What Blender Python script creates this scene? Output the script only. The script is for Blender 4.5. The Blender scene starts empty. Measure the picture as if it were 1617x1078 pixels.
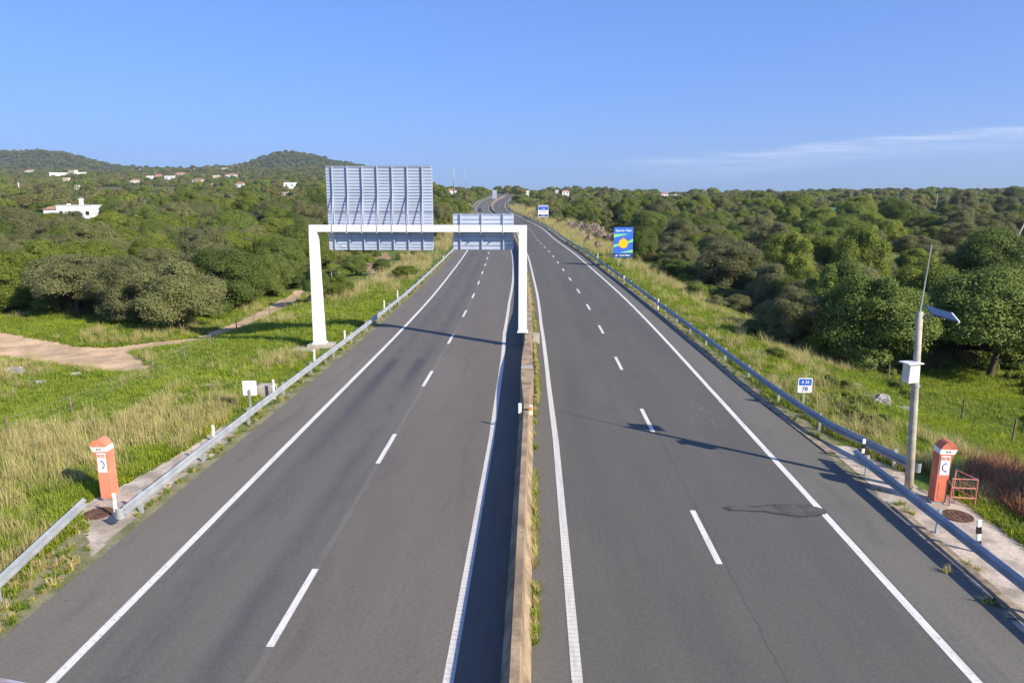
import bpy, bmesh, math, random
import numpy as np
from mathutils import Vector, Matrix

# ------------------------------------------------------------------ camera, world, sun, exposure
sc = bpy.context.scene
col = sc.collection
H = 8.94
FPX = 1110.0
PITCH = math.radians(11.66)
YAW = math.radians(1.845)
cam_d = bpy.data.cameras.new("camera")
cam = bpy.data.objects.new("camera", cam_d)
col.objects.link(cam)
cam.location = (0, 0, H)
cam.rotation_euler = (math.radians(90) - PITCH, 0, YAW)
cam_d.sensor_width = 36.0
cam_d.lens = FPX / 1617.0 * 36.0
cam_d.clip_start = 0.05
cam_d.clip_end = 20000
sc.camera = cam

SUN_EL, SUN_AZ = math.radians(30), math.radians(126.3)
sd = bpy.data.lights.new("sun", 'SUN')
sd.energy = 5.0
sd.angle = math.radians(0.5)
sd.color = (1.0, 0.93, 0.80)
so = bpy.data.objects.new("sun", sd)
col.objects.link(so)
SV = Vector((math.sin(SUN_AZ) * math.cos(SUN_EL), math.cos(SUN_AZ) * math.cos(SUN_EL), math.sin(SUN_EL)))
so.rotation_euler = SV.to_track_quat('Z', 'Y').to_euler()

world = bpy.data.worlds.new("World")
sc.world = world
world.use_nodes = True
wt = world.node_tree
for n in list(wt.nodes):
    wt.nodes.remove(n)


class G:
    """tiny node-graph helper"""
    def __init__(s, tree):
        s.t = tree

    def n(s, typ, ins=None, **props):
        nd = s.t.nodes.new(typ)
        for k, v in props.items():
            setattr(nd, k, v)
        if ins:
            for k, v in ins.items():
                s.set(nd.inputs[k], v)
        return nd

    def set(s, sock, v):
        if isinstance(v, bpy.types.NodeSocket):
            s.t.links.new(v, sock)
        else:
            if isinstance(v, (tuple, list)) and len(v) == 3 and sock.type == 'RGBA':
                v = tuple(v) + (1,)
            sock.default_value = v

    def m(s, op, a, b=None, c=None, clamp=False):
        nd = s.t.nodes.new('ShaderNodeMath')
        nd.operation = op
        nd.use_clamp = clamp
        s.set(nd.inputs[0], a)
        if b is not None:
            s.set(nd.inputs[1], b)
        if c is not None:
            s.set(nd.inputs[2], c)
        return nd.outputs[0]

    def mix(s, f, a, b, bt='MIX'):
        nd = s.t.nodes.new('ShaderNodeMix')
        nd.data_type = 'RGBA'
        nd.blend_type = bt
        s.set(nd.inputs[0], f)
        s.set(nd.inputs[6], a)
        s.set(nd.inputs[7], b)
        return nd.outputs[2]

    def noise(s, vec, scale, detail=3, rough=.55, dist=0):
        nd = s.n('ShaderNodeTexNoise', {'Vector': vec, 'Scale': scale, 'Detail': detail, 'Roughness': rough, 'Distortion': dist})
        return nd.outputs['Fac']

    def ss(s, x, a, b):
        nd = s.n('ShaderNodeMapRange', interpolation_type='SMOOTHSTEP')
        s.set(nd.inputs[0], x)
        s.set(nd.inputs[1], a)
        s.set(nd.inputs[2], b)
        return nd.outputs[0]

    def mapv(s, vec, sc3):
        return s.n('ShaderNodeVectorMath', {0: vec, 1: sc3}, operation='MULTIPLY').outputs[0]


g = G(wt)
sky = g.n('ShaderNodeTexSky', sky_type='NISHITA', sun_disc=False, sun_elevation=SUN_EL, sun_rotation=SUN_AZ,
          altitude=100, air_density=1.0, dust_density=0.4, ozone_density=3.0)
tc = g.n('ShaderNodeTexCoord')
sep = g.n('ShaderNodeSeparateXYZ', {0: tc.outputs['Generated']})
dx, dy, dz = sep.outputs
yy = g.m('MAXIMUM', dy, 0.02)
u = g.m('DIVIDE', dx, yy)
w = g.m('DIVIDE', dz, yy)
# thin cirrus streaks low on the right of the sky
uw = g.n('ShaderNodeCombineXYZ', {0: u, 1: w, 2: 0.0}).outputs[0]
wob = g.m('MULTIPLY', g.m('SUBTRACT', g.noise(uw, 5.0, 3), .5), .022)
line = g.m('ADD', g.m('MULTIPLY', u, .085), .031)
d1 = g.m('SUBTRACT', g.m('ADD', w, wob), line)
core = g.m('SUBTRACT', 1.0, g.ss(g.m('ABSOLUTE', d1), .001, .011))
up = g.m('SUBTRACT', 1.0, g.ss(g.m('ABSOLUTE', g.m('SUBTRACT', d1, -.012)), .0, .022))
streak = g.noise(g.mapv(uw, (3.0, 60.0, 1)), 2.0, 4, .6)
cl = g.m('ADD', g.m('MULTIPLY', core, .55), g.m('MULTIPLY', up, .30))
cl = g.m('MULTIPLY', cl, g.ss(streak, .25, .75))
cl = g.m('MULTIPLY', cl, g.ss(u, .03, .32))
cl = g.m('MULTIPLY', cl, g.ss(dy, .02, .2))
gam = g.n('ShaderNodeGamma', {'Color': sky.outputs[0], 'Gamma': .58})
tint = g.mix(1.0, gam.outputs[0], (1.15, 1.80, 3.40), 'MULTIPLY')
skc = g.mix(g.m('MULTIPLY', cl, 1.0), tint, (8.4, 9.4, 11.5))
bg = g.n('ShaderNodeBackground', {'Color': skc, 'Strength': 0.077})
wo = g.n('ShaderNodeOutputWorld', {'Surface': bg.outputs[0]})

sc.view_settings.view_transform = 'Standard'
sc.view_settings.look = 'None'
sc.view_settings.exposure = 0.50
sc.view_settings.gamma = 1
sc.cycles.max_bounces = 6
sc.cycles.diffuse_bounces = 2
sc.cycles.glossy_bounces = 2
sc.cycles.transmission_bounces = 3
sc.cycles.volume_bounces = 0
sc.cycles.transparent_max_bounces = 4
sc.cycles.caustics_reflective = False
sc.cycles.caustics_refractive = False

# ------------------------------------------------------------------ geometry of the place
rng = np.random.default_rng(7)
random.seed(7)
ca, sa = math.cos(YAW), math.sin(YAW)
cp, sp = math.cos(PITCH), math.sin(PITCH)
FWD = np.array([-sa * cp, ca * cp, -sp])
RGT = np.array([ca, sa, 0.0])
UPV = np.cross(RGT, FWD)


def ray(px, py):
    d = FWD * FPX + RGT * (px - 808.5) - UPV * (py - 539.0)
    return d / np.linalg.norm(d)


def at(px, py, z=0.0):
    d = ray(px, py)
    s = (z - H) / d[2]
    return Vector((d[0] * s, d[1] * s, z))


def project(x, y, z):
    x = np.asarray(x, float); y = np.asarray(y, float); z = np.asarray(z, float) - H
    dpt = x * FWD[0] + y * FWD[1] + z * FWD[2]
    r = x * RGT[0] + y * RGT[1]
    u_ = x * UPV[0] + y * UPV[1] + z * UPV[2]
    dpt = np.where(dpt < .1, .1, dpt)
    return 808.5 + FPX * r / dpt, 539 - FPX * u_ / dpt, dpt


def smooth_interp(xs, ys):
    """monotone-ish cubic (Catmull) interpolation as a numpy callable"""
    xs = np.array(xs, float); ys = np.array(ys, float)
    m = np.gradient(ys, xs)

    def f(x):
        x = np.clip(np.asarray(x, float), xs[0], xs[-1])
        i = np.clip(np.searchsorted(xs, x) - 1, 0, len(xs) - 2)
        h = xs[i + 1] - xs[i]
        t = (x - xs[i]) / h
        return ((2 * t**3 - 3 * t**2 + 1) * ys[i] + (t**3 - 2 * t**2 + t) * h * m[i]
                + (-2 * t**3 + 3 * t**2) * ys[i + 1] + (t**3 - t**2) * h * m[i + 1])
    return f


_xc = smooth_interp([-20, 30, 45, 60, 86, 113, 146, 205, 257, 312, 357, 400, 449, 483, 540, 585, 643, 700, 760, 850, 1000, 1150],
                    [-.34, -.34, -.36, -.55, -1.35, -2.4, -4.2, -6.8, -10.5, -14.9, -19.8, -24.3, -27.6, -28.6, -29.4, -29.2, -28.2, -30, -37, -58, -110, -180])
_zr = smooth_interp([-20, 200, 340, 380, 449, 483, 540, 585, 643, 700, 760, 850, 1000, 1150],
                    [0, 0, 0.2, .9, 3.0, 4.3, 5.6, 6.8, 8.6, 10.0, 11.3, 12.2, 12.0, 11.0])


def XC(y):
    return _xc(y)


def ZR(y):
    return _zr(y)


def sst(a, b, x):
    t = np.clip((x - a) / (b - a), 0, 1)
    return t * t * (3 - 2 * t)


def wav(x, y, s, seed):
    r = np.random.default_rng(seed)
    v = 0
    for k in range(5):
        a = r.uniform(0, 2 * math.pi); f = (0.6 + k * .37) / s
        v = v + math.pow(.75, k) * np.sin((x * math.cos(a) + y * math.sin(a)) * f * 2 * math.pi + r.uniform(0, 6.28))
    return v / 3.0


def rowz(Y, py):
    return H - (py - 310) * Y * 8.64e-4


US = np.array([-900, -200, 0, 130, 200, 300, 400, 460, 520, 600, 690, 760, 830, 900, 1050, 1200, 1400, 1617, 1800, 2600], float)
YS = np.array([0, 35, 60, 120, 270, 420, 600, 900, 1300, 1900, 2600, 3400], float)
SKY = np.interp(US, [-900, -200, 0, 60, 130, 185, 280, 330, 390, 430, 460, 500, 560, 620, 690, 830, 1100, 1617, 2600],
                [255, 248, 241, 240, 253, 267, 271, 269, 262, 248, 245, 251, 263, 276, 296, 308, 310, 310, 310])
HIN = np.interp(US, [-900, 460, 600, 700, 830, 1000, 2600], [1, 1, .7, .35, .3, .12, .12])
TAB = np.zeros((len(YS), len(US)))
for j, uu in enumerate(US):
    left = uu < 760
    base = [-1.3, -1.5, -1.7, -1.3, .3, 5, 12, 24, 42, 72] if left else [-1.6, -2.0, -2.4, -1.9, -.6, 1.0, 3.0, 6.5, 11.5, 12.0]
    for i in range(10):
        v = base[i]
        if left and i >= 5:
            v = v * HIN[j] / 1.0 + (1 - HIN[j]) * [0] * 0 if False else base[4] + (v - base[4]) * max(HIN[j], .34 if i <= 7 else HIN[j])
            if uu > 500 and i in (5, 6, 7):
                v = [5, 11.0, 15.0][i - 5] if uu > 560 else v
            if uu > 560 and i >= 8:
                v = 15.0
        TAB[i, j] = v
    if not left:
        sk = np.interp(uu, [780, 830, 880, 930, 1000, 1050, 1150, 1240, 1300, 1400, 1500, 1580, 1617, 2600], [308, 306, 301, 299, 302, 306, 309, 305, 300, 303, 303, 299, 301, 303])
        TAB[7, j] = rowz(900, sk + 6.0); TAB[8, j] = rowz(1300, sk + 7.0)
        TAB[6, j] = TAB[7, j] * .45 - .6
    ridge = rowz(2600, SKY[j])
    TAB[10, j] = ridge if left else 12.0
    TAB[11, j] = ridge * .8 if left else 10.0
_kn_x = np.array([-60, 0, 30, 60, 95, 130, 160, 185, 230, 280, 330, 360, 390, 410, 430, 445, 460, 480, 500, 530, 560, 620, 690], float)
_kn_y = np.array([246, 241, 240, 239.5, 243, 252, 260, 266, 269, 270, 268, 266, 261, 253, 247, 244, 243, 245.5, 249, 257, 262, 276, 296], float)


def ztab(X, Y):
    X = np.asarray(X, float); Y = np.asarray(Y, float)
    u_ = 845 + X / np.maximum(Y, 25) * 1133.6
    u_ = np.clip(u_, US[0], US[-1] - 1e-3)
    Yc = np.clip(Y, 0, YS[-1] - 1e-3)
    i = np.clip(np.searchsorted(YS, Yc, side='right') - 1, 0, len(YS) - 2)
    j = np.clip(np.searchsorted(US, u_, side='right') - 1, 0, len(US) - 2)
    a = (Yc - YS[i]) / (YS[i + 1] - YS[i])
    b = (u_ - US[j]) / (US[j + 1] - US[j])
    a2 = np.where(i >= 8, a * a * (3 - 2 * a), a)
    z = (TAB[i, j] * (1 - b) + TAB[i, j + 1] * b) * (1 - a2) + (TAB[i + 1, j] * (1 - b) + TAB[i + 1, j + 1] * b) * a2
    # fine ridge profile of the two hills
    fine = rowz(2600, np.interp(u_, _kn_x, _kn_y)) - rowz(2600, np.interp(u_, US, SKY))
    z = z + fine * sst(1900, 2600, Y) * (u_ < 700)
    return z


def hfun(X, Y):
    X = np.asarray(X, float); Y = np.asarray(Y, float)
    t = X - XC(Y)
    at_ = np.abs(t)
    zt = ztab(X, Y)
    # undulation that grows with the distance from the road
    rough = sst(13, 30, at_)
    zt = zt + rough * (.22 * wav(X, Y, 11, 3) + .10 * wav(X, Y, 4.5, 9) + .9 * sst(150, 400, Y) * wav(X, Y, 90, 5)
                       + 3.0 * sst(1100, 2200, Y) * wav(X, Y, 480, 8) + .8 * sst(1100, 2200, Y) * wav(X, Y, 160, 18))
    zr = ZR(Y)
    wd = np.where(t < 0, 16.0, 12.0) + 30 * sst(250, 600, Y)
    k = sst(0, 1, (at_ - 12.2) / wd)
    verge = zr - .035 + .03 * wav(X, Y, 3.1, 4) * sst(11.4, 13, at_)
    z = verge * (1 - k) + zt * k
    und = sst(10.0, 9.7, at_)
    return np.where(at_ < 10.0, z - .12 * und, z)


def h1(x, y):
    return float(hfun(x, y))


_S = np.concatenate([np.linspace(8, 150, 700), np.linspace(150, 3600, 1800)[1:]])


def hit(px, py):
    d = ray(px, py)
    X = d[0] * _S; Y = d[1] * _S; Z = H + d[2] * _S
    g_ = Z - hfun(X, Y)
    k = np.where(g_ < 0)[0]
    if len(k) == 0:
        k = len(_S) - 200
        return Vector((X[k], Y[k], h1(X[k], Y[k])))
    k = k[0]
    if k == 0:
        s = _S[0]
    else:
        s = _S[k - 1] + (_S[k] - _S[k - 1]) * g_[k - 1] / (g_[k - 1] - g_[k])
    return Vector((d[0] * s, d[1] * s, h1(d[0] * s, d[1] * s)))


# ------------------------------------------------------------------ materials
def newmat(name):
    m = bpy.data.materials.new(name)
    m.use_nodes = True
    for n in list(m.node_tree.nodes):
        m.node_tree.nodes.remove(n)
    return m, G(m.node_tree)


def finish(g, bsdf):
    g.n('ShaderNodeOutputMaterial', {'Surface': bsdf})


def pm(name, c, rough=.7, metal=0.0, ns=6.0, amt=.15, bump=0.0, c2=None, spec=.3, fine=0.0):
    m, g = newmat(name)
    tc = g.n('ShaderNodeTexCoord')
    nz = g.noise(tc.outputs['Object'], ns, 4, .6)
    c2 = c2 or tuple(x * (1 - amt * 1.6) for x in c)
    c1 = tuple(min(1, x * (1 + amt)) for x in c)
    colr = g.mix(g.ss(nz, .35, .65), c1, c2)
    if fine:
        colr = g.mix(fine, colr, g.mix(g.noise(tc.outputs['Object'], ns * 14, 2), (0, 0, 0), (2, 2, 2)), 'MULTIPLY')
    b = g.n('ShaderNodeBsdfPrincipled', {'Base Color': colr, 'Roughness': rough, 'Metallic': metal})
    b.inputs['Specular IOR Level'].default_value = spec
    if bump:
        bp = g.n('ShaderNodeBump', {'Strength': bump, 'Height': nz, 'Distance': .02})
        g.t.links.new(bp.outputs[0], b.inputs['Normal'])
    finish(g, b.outputs[0])
    return m


def leafmat(name, c1, c2, c3=None, trans=.25, sheen=.25, patch=None):
    m, g = newmat(name)
    at_ = g.n('ShaderNodeAttribute', attribute_name='v')
    oi = g.n('ShaderNodeObjectInfo')
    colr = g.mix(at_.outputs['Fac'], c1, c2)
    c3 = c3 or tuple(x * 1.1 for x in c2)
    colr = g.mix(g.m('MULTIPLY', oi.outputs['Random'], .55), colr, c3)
    P = g.n('ShaderNodeNewGeometry').outputs['Position']
    if patch:
        colr = g.mix(g.m('MULTIPLY', g.ss(g.noise(P, .22, 4, .65), .46, .62), .75), colr, patch[0])
        colr = g.mix(g.m('MULTIPLY', g.ss(g.noise(P, 1.1, 3, .7), .50, .66), .65), colr, patch[1])
    else:
        colr = g.mix(g.m('MULTIPLY', g.ss(g.noise(P, .022, 4, .6), .44, .60), .40), colr, tuple(a * b for a, b in zip(c3, (1.05, 1.12, .90))))
        colr = g.mix(g.m('MULTIPLY', g.ss(g.noise(P, .5, 3, .6), .40, .68), .35), colr, c1)
    hs = g.n('ShaderNodeHueSaturation', {'Hue': .5, 'Saturation': 1.0,
             'Value': g.m('ADD', g.m('MULTIPLY', oi.outputs['Random'], .35), .82), 'Color': colr})
    b = g.n('ShaderNodeBsdfPrincipled', {'Base Color': hs.outputs[0], 'Roughness': .62})
    b.inputs['Specular IOR Level'].default_value = sheen
    tr = g.n('ShaderNodeBsdfTranslucent', {'Color': g.mix(.5, hs.outputs[0], tuple(min(1, x * 1.6) for x in c2))})
    mx = g.n('ShaderNodeMixShader', {0: trans, 1: b.outputs[0], 2: tr.outputs[0]})
    finish(g, mx.outputs[0])
    return m


def asphalt(name, side):
    m, g = newmat(name)
    uv = g.n('ShaderNodeUVMap', uv_map='tv').outputs[0]
    s_ = g.n('ShaderNodeSeparateXYZ', {0: uv})
    t, Y = s_.outputs[0], s_.outputs[1]
    big = g.noise(g.mapv(uv, (.55, .05, 1)), 1.0, 4, .55)
    mid = g.noise(g.mapv(uv, (1.1, .35, 1)), 1.3, 4, .6)
    fine = g.noise(uv, 11.0, 6, .85)
    grit = g.noise(uv, 90.0, 1, .5)
    sidew = g.m('ADD', t, g.m('MULTIPLY', g.m('SUBTRACT', mid, .5), .12))

    def band(a, b, soft=.05):
        return g.m('MULTIPLY', g.ss(sidew, a - soft, a + soft), g.m('SUBTRACT', 1.0, g.ss(sidew, b - soft, b + soft)))

    def blob(tc_, w_):
        return g.m('SUBTRACT', 1.0, g.ss(g.m('ABSOLUTE', g.m('SUBTRACT', sidew, tc_)), 0.0, w_))
    if side == 'L':
        colr = g.mix(0.0, (0.160, 0.139, 0.113), (0.176, 0.165, 0.148))
        colr = g.mix(band(-12, -8.62), colr, (0.180, 0.157, 0.128))
        colr = g.mix(band(-8.6, -4.95), colr, (0.141, 0.129, 0.109))
        # polished wheel paths of the slow lane
        for c_ in (-7.55, -5.85):
            colr = g.mix(g.m('MULTIPLY', g.m('MULTIPLY', blob(c_, .62), .8), g.ss(mid, .25, .7)), colr, (0.086, 0.084, 0.084))
        for c_ in (-3.9, -2.2):
            colr = g.mix(g.m('MULTIPLY', blob(c_, .6), .18), colr, (0.132, 0.128, 0.123))
        # two dark smudges further on
        for c_, y0, y1 in ((-7.45, 27.0, 38.5), (-5.95, 33.0, 38.6)):
            f = g.m('MULTIPLY', blob(c_, .50), g.m('MULTIPLY', g.ss(Y, y0 - 3, y1 - 1), g.m('SUBTRACT', 1.0, g.ss(Y, y1 - .8, y1 + .4))))
            colr = g.mix(g.m('MULTIPLY', f, .98), colr, (0.075, 0.072, 0.079))
        seam = g.m('SUBTRACT', 1.0, g.ss(g.m('ABSOLUTE', g.m('SUBTRACT', sidew, -4.98)), .03, .12))
        colr = g.mix(g.m('MULTIPLY', seam, .20), colr, (.30, .285, .255))
        edge = g.m('SUBTRACT', 1.0, g.ss(g.m('ABSOLUTE', g.m('SUBTRACT', sidew, -8.42)), .03, .10))
        colr = g.mix(g.m('MULTIPLY', g.m('MULTIPLY', edge, g.ss(mid, .4, .6)), .5), colr, (0.097, 0.088, 0.084))
    else:
        colr = g.mix(0.0, (0.121, 0.113, 0.095), (0.151, 0.146, 0.136))
        colr = g.mix(band(8.85, 12), colr, (0.163, 0.147, 0.121))
        colr = g.mix(band(-1, 1.05), colr, (0.148, 0.136, 0.114))
        for c_ in (2.25, 3.95):
            colr = g.mix(g.m('MULTIPLY', blob(c_, .65), .28), colr, (0.099, 0.093, 0.084))
        for c_ in (6.0, 7.75):
            colr = g.mix(g.m('MULTIPLY', g.m('MULTIPLY', blob(c_, .7), .6), g.ss(mid, .2, .8)), colr, (0.095, 0.092, 0.085))
        # longitudinal crack beside the dashes
        wv = g.m('MULTIPLY', g.m('SUBTRACT', g.noise(g.mapv(uv, (0, 1.2, 1)), 1.0, 5, .7), .5), .22)
        cr = g.m('SUBTRACT', 1.0, g.ss(g.m('ABSOLUTE', g.m('SUBTRACT', g.m('ADD', t, wv), 5.12)), .008, .03))
        colr = g.mix(g.m('MULTIPLY', g.m('MULTIPLY', cr, .38), g.m('SUBTRACT', 1.0, g.ss(Y, 26, 38))), colr, (0.044, 0.044, 0.042))
        # pale scrapes in the slow lane
        sx = g.m('MULTIPLY', g.m('SUBTRACT', 1.0, g.ss(g.m('ABSOLUTE', g.m('SUBTRACT', t, 7.35)), .2, .9)),
                 g.m('SUBTRACT', 1.0, g.ss(g.m('ABSOLUTE', g.m('SUBTRACT', Y, 28.7)), 1.0, 2.6)))
        sn = g.ss(g.noise(g.mapv(uv, (3.0, 9.0, 1)), 1.6, 4, .7), .55, .66)
        colr = g.mix(g.m('MULTIPLY', g.m('MULTIPLY', sx, sn), .6), colr, (.42, .41, .39))
    blt = g.noise(g.mapv(uv, (.9, .16, 1)), 1.0, 6, .7, .8)
    colr = g.mix(g.m('MULTIPLY', g.ss(blt, .50, .68), .30), colr, (.085, .083, .080))
    colr = g.mix(g.m('MULTIPLY', g.ss(blt, .46, .30), .0), colr, (0.192, 0.186, 0.170))
    sp_ = g.ss(g.noise(uv, 1.7, 2, .9), .70, .74)
    colr = g.mix(g.m('MULTIPLY', sp_, .5), colr, (.07, .068, .065))
    colr = g.mix(1.0, colr, g.mix(big, (.78, .78, .79), (1.22, 1.21, 1.18)), 'MULTIPLY')
    colr = g.mix(1.0, colr, g.mix(mid, (.93, .93, .93), (1.07, 1.07, 1.07)), 'MULTIPLY')
    colr = g.mix(1.0, colr, g.mix(fine, (.42, .42, .42), (1.58, 1.58, 1.58)), 'MULTIPLY')
    colr = g.mix(g.m('MULTIPLY', g.ss(grit, .62, .70), .5), colr, (.36, .34, .31))
    b = g.n('ShaderNodeBsdfPrincipled', {'Base Color': colr, 'Roughness': .88})
    b.inputs['Specular IOR Level'].default_value = .25
    bp = g.n('ShaderNodeBump', {'Strength': .35, 'Height': fine, 'Distance': .006})
    g.t.links.new(bp.outputs[0], b.inputs['Normal'])
    finish(g, b.outputs[0])
    return m


def paintmat(name, c, ribs=False):
    m, g = newmat(name)
    uv = g.n('ShaderNodeUVMap', uv_map='tv').outputs[0]
    s_ = g.n('ShaderNodeSeparateXYZ', {0: uv})
    n1 = g.noise(uv, 9.0, 4, .75)
    n2 = g.noise(g.mapv(uv, (8, .6, 1)), 1.0, 4, .7)
    colr = g.mix(g.m('MULTIPLY', g.ss(n1, .56, .68), .8), c, (.24, .22, .20))
    colr = g.mix(g.m('MULTIPLY', g.ss(n2, .42, .75), .55), colr, (.40, .37, .32))
    if ribs:
        st = g.m('PINGPONG', s_.outputs[1], .075)
        f = g.m('SUBTRACT', 1.0, g.ss(st, .008, .022))
        f = g.m('MULTIPLY', f, g.m('SUBTRACT', 1.0, g.ss(s_.outputs[1], 26, 45)))
        st2 = g.ss(g.m('PINGPONG', s_.outputs[0], .05), .035, .046)
        colr = g.mix(g.m('MULTIPLY', g.m('MAXIMUM', f, g.m('MULTIPLY', st2, .4)), .38), colr, (.30, .27, .23))
    b = g.n('ShaderNodeBsdfPrincipled', {'Base Color': colr, 'Roughness': .7})
    finish(g, b.outputs[0])
    return m


def groundmat():
    m, g = newmat("scrub ground")
    geo = g.n('ShaderNodeNewGeometry')
    P = geo.outputs['Position']
    s_ = g.n('ShaderNodeSeparateXYZ', {0: P})
    Y = s_.outputs[1]
    n1 = g.noise(P, .12, 5, .6)
    n2 = g.noise(P, .55, 5, .65, .6)
    n3 = g.noise(P, 3.2, 4, .75)
    n4 = g.noise(P, 14.0, 3, .8)
    n5 = g.noise(P, .035, 4, .6)
    near = g.mix(g.ss(n2, .35, .65), (.12, .18, .03), (.21, .25, .05))
    near = g.mix(g.m('MULTIPLY', g.ss(n1, .52, .66), .7), near, (.28, .26, .10))
    near = g.mix(g.m('MULTIPLY', g.ss(n3, .5, .7), .5), near, (.055, .105, .018))
    near = g.mix(g.m('MULTIPLY', g.ss(n3, .62, .75), .35), near, (.22, .17, .10))
    near = g.mix(g.m('MULTIPLY', g.ss(n4, .45, .75), .5), near, (.05, .085, .02))
    far = g.mix(g.ss(n2, .3, .7), (.11, .125, .045), (.20, .195, .08))
    far = g.mix(g.m('MULTIPLY', g.ss(n5, .55, .68), .5), far, (.27, .24, .12))
    far = g.mix(g.m('MULTIPLY', g.ss(n3, .45, .65), .5), far, (.04, .055, .02))
    hill = g.mix(g.ss(g.noise(P, .028, 8, .85), .44, .56), (.030, .045, .016), (.135, .14, .07))
    hill = g.mix(g.m('MULTIPLY', g.ss(g.noise(P, .011, 8, .8), .54, .62), .45), hill, (.20, .18, .12))
    colr = g.mix(g.ss(Y, 110, 330), near, far)
    colr = g.mix(g.ss(Y, 1100, 1900), colr, hill)
    b = g.n('ShaderNodeBsdfPrincipled', {'Base Color': colr, 'Roughness': .95})
    b.inputs['Specular IOR Level'].default_value = .1
    hh = g.m('ADD', g.m('MULTIPLY', n3, .5), g.m('MULTIPLY', n4, .3))
    bp = g.n('ShaderNodeBump', {'Strength': .7, 'Height': hh, 'Distance': .18})
    g.t.links.new(bp.outputs[0], b.inputs['Normal'])
    finish(g, b.outputs[0])
    return m


M = {}
M['asL'] = asphalt("asphalt left", 'L')
M['asR'] = asphalt("asphalt right", 'R')
M['paint'] = paintmat("road paint", (.80, .75, .66))
M['paintrib'] = paintmat("ribbed road paint", (.72, .67, .59), True)
M['ground'] = groundmat()
M['patch'] = pm("asphalt repair", (.100, .094, .083), .9, 0, 2, .18, fine=.3)
M['crackseal'] = pm("bitumen", (.070, .066, .058), .8, 0, 9, .2)
M['dirt'] = pm("dry earth", (.66, .44, .25), .95, 0, .45, .10, .4, c2=(.46, .32, .18), fine=.4)
M['dirt2'] = pm("orange earth", (.46, .27, .13), .95, 0, .6, .10, .4, c2=(.34, .23, .13), fine=.4)
M['apron'] = pm("gravelly concrete", (.56, .46, .36), .95, 0, 1.1, .12, .4, c2=(.34, .28, .21), fine=.45)
M['litter'] = pm("dry verge litter", (.24, .21, .12), .95, 0, 1.5, .2, .4, c2=(.15, .155, .06), fine=.6)
M['conc'] = pm("median concrete", (.38, .275, .165), .85, 0, 1.4, .16, .2, c2=(.235, .165, .10), fine=.35)
M['conc2'] = pm("pale concrete", (.42, .37, .29), .85, 0, 2.5, .14, .2, fine=.35)
M['joint'] = pm("grey joint mortar", (.46, .42, .36), .85, 0, 9, .2)
M['kerb'] = pm("kerb concrete", (.35, .27, .18), .9, 0, 3, .25, .3, fine=.45)
M['galv'] = pm("galvanised steel", (.36, .38, .40), .5, .35, 1.3, .10)  # right rails: steel colour darkened for the face turned from the sun
M['galvp'] = pm("weathered galvanised steel", (.48, .49, .47), .5, .35, 1.6, .10)
M['galvdark'] = pm("dark galvanised steel", (.42, .42, .40), .6, .3, 4, .15)  # darker steel tone for posts, clamps, brackets and straps
M['alu_shade'] = pm("shaded aluminium flange", (.30, .33, .40), .6, .2, .7, .05)  # flanges coloured darker to draw the shadow line of each plank
M['alu'] = pm("aluminium plank", (.54, .58, .66), .5, .2, .7, .05)
M['white'] = pm("white paint", (.88, .86, .82), .45, 0, 1.3, .02, c2=(.82, .80, .75))
M['whited'] = pm("weathered white", (.72, .70, .66), .6, 0, 3, .08)
M['black'] = pm("black", (.02, .02, .022), .5, 0, 5, .1)
M['orange'] = pm("faded orange fibreglass", (.68, .19, .10), .6, 0, 1.6, .08, c2=(.52, .15, .09), fine=.15)
M['orange2'] = pm("salmon orange fibreglass", (.76, .27, .155), .6, 0, 1.6, .08, c2=(.64, .21, .12), fine=.12)
M['amber'] = pm("amber reflector", (.85, .28, .02), .3, 0, 5, .05)
M['pinkrail'] = pm("faded red paint", (.55, .16, .12), .5, 0, 9, .15, c2=(.60, .28, .22))
M['rust'] = pm("rusty iron", (.17, .085, .055), .85, .1, 8, .25, .3)
M['blue'] = pm("sign blue", (.025, .12, .55), .4, 0, 3, .04)
M['dblue'] = pm("dark sign blue", (.02, .07, .25), .4, 0, 3, .04)
M['poster'] = pm("poster blue", (.045, .16, .60), .5, 0, 3, .04)
M['posterg'] = pm("poster green", (.25, .68, .30), .5, 0, 3, .04)
M['yellow'] = pm("poster yellow", (.95, .58, .02), .5, 0, 3, .04)
M['yorange'] = pm("poster orange", (.85, .33, .01), .5, 0, 3, .04)
M['text'] = pm("lettering white", (.85, .85, .85), .5, 0, 3, .02)
M['otext'] = pm("lettering orange", (.80, .22, .08), .5, 0, 3, .02)
M['mast'] = pm("concrete pole", (.50, .44, .34), .8, 0, 2.5, .14, .1, fine=.2)
M['cream'] = pm("cream box", (.80, .74, .62), .6, 0, 2, .05)
M['solar'] = pm("solar cell", (.02, .03, .06), .15, .2, 4, .1, spec=.6)
M['rock'] = pm("grey limestone", (.42, .38, .32), .9, 0, 3.0, .2, .8, c2=(.22, .20, .17), fine=.4)
M['outcrop'] = pm("outcrop rock", (.24, .19, .14), .9, 0, 1.6, .2, 1.0, c2=(.08, .06, .045), fine=.6)
M['bark'] = pm("bark", (.10, .075, .055), .95, 0, 5, .25, .6)
M['wood'] = pm("weathered wood", (.22, .17, .12), .9, 0, 6, .25, .3)
M['wall'] = pm("whitewash", (.85, .83, .79), .8, 0, .8, .04)
M['wallcream'] = pm("cream render", (.72, .60, .45), .8, 0, .8, .06)
M['wallor'] = pm("orange render", (.66, .32, .15), .8, 0, .8, .06)
M['wallgreen'] = pm("green sheet cladding", (.05, .20, .15), .6, 0, .8, .10)
M['wallblue'] = pm("blue sheet cladding", (.05, .09, .20), .6, 0, .8, .10)
M['tile'] = pm("terracotta tiles", (.44, .23, .15), .85, 0, 1.5, .15)
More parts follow.
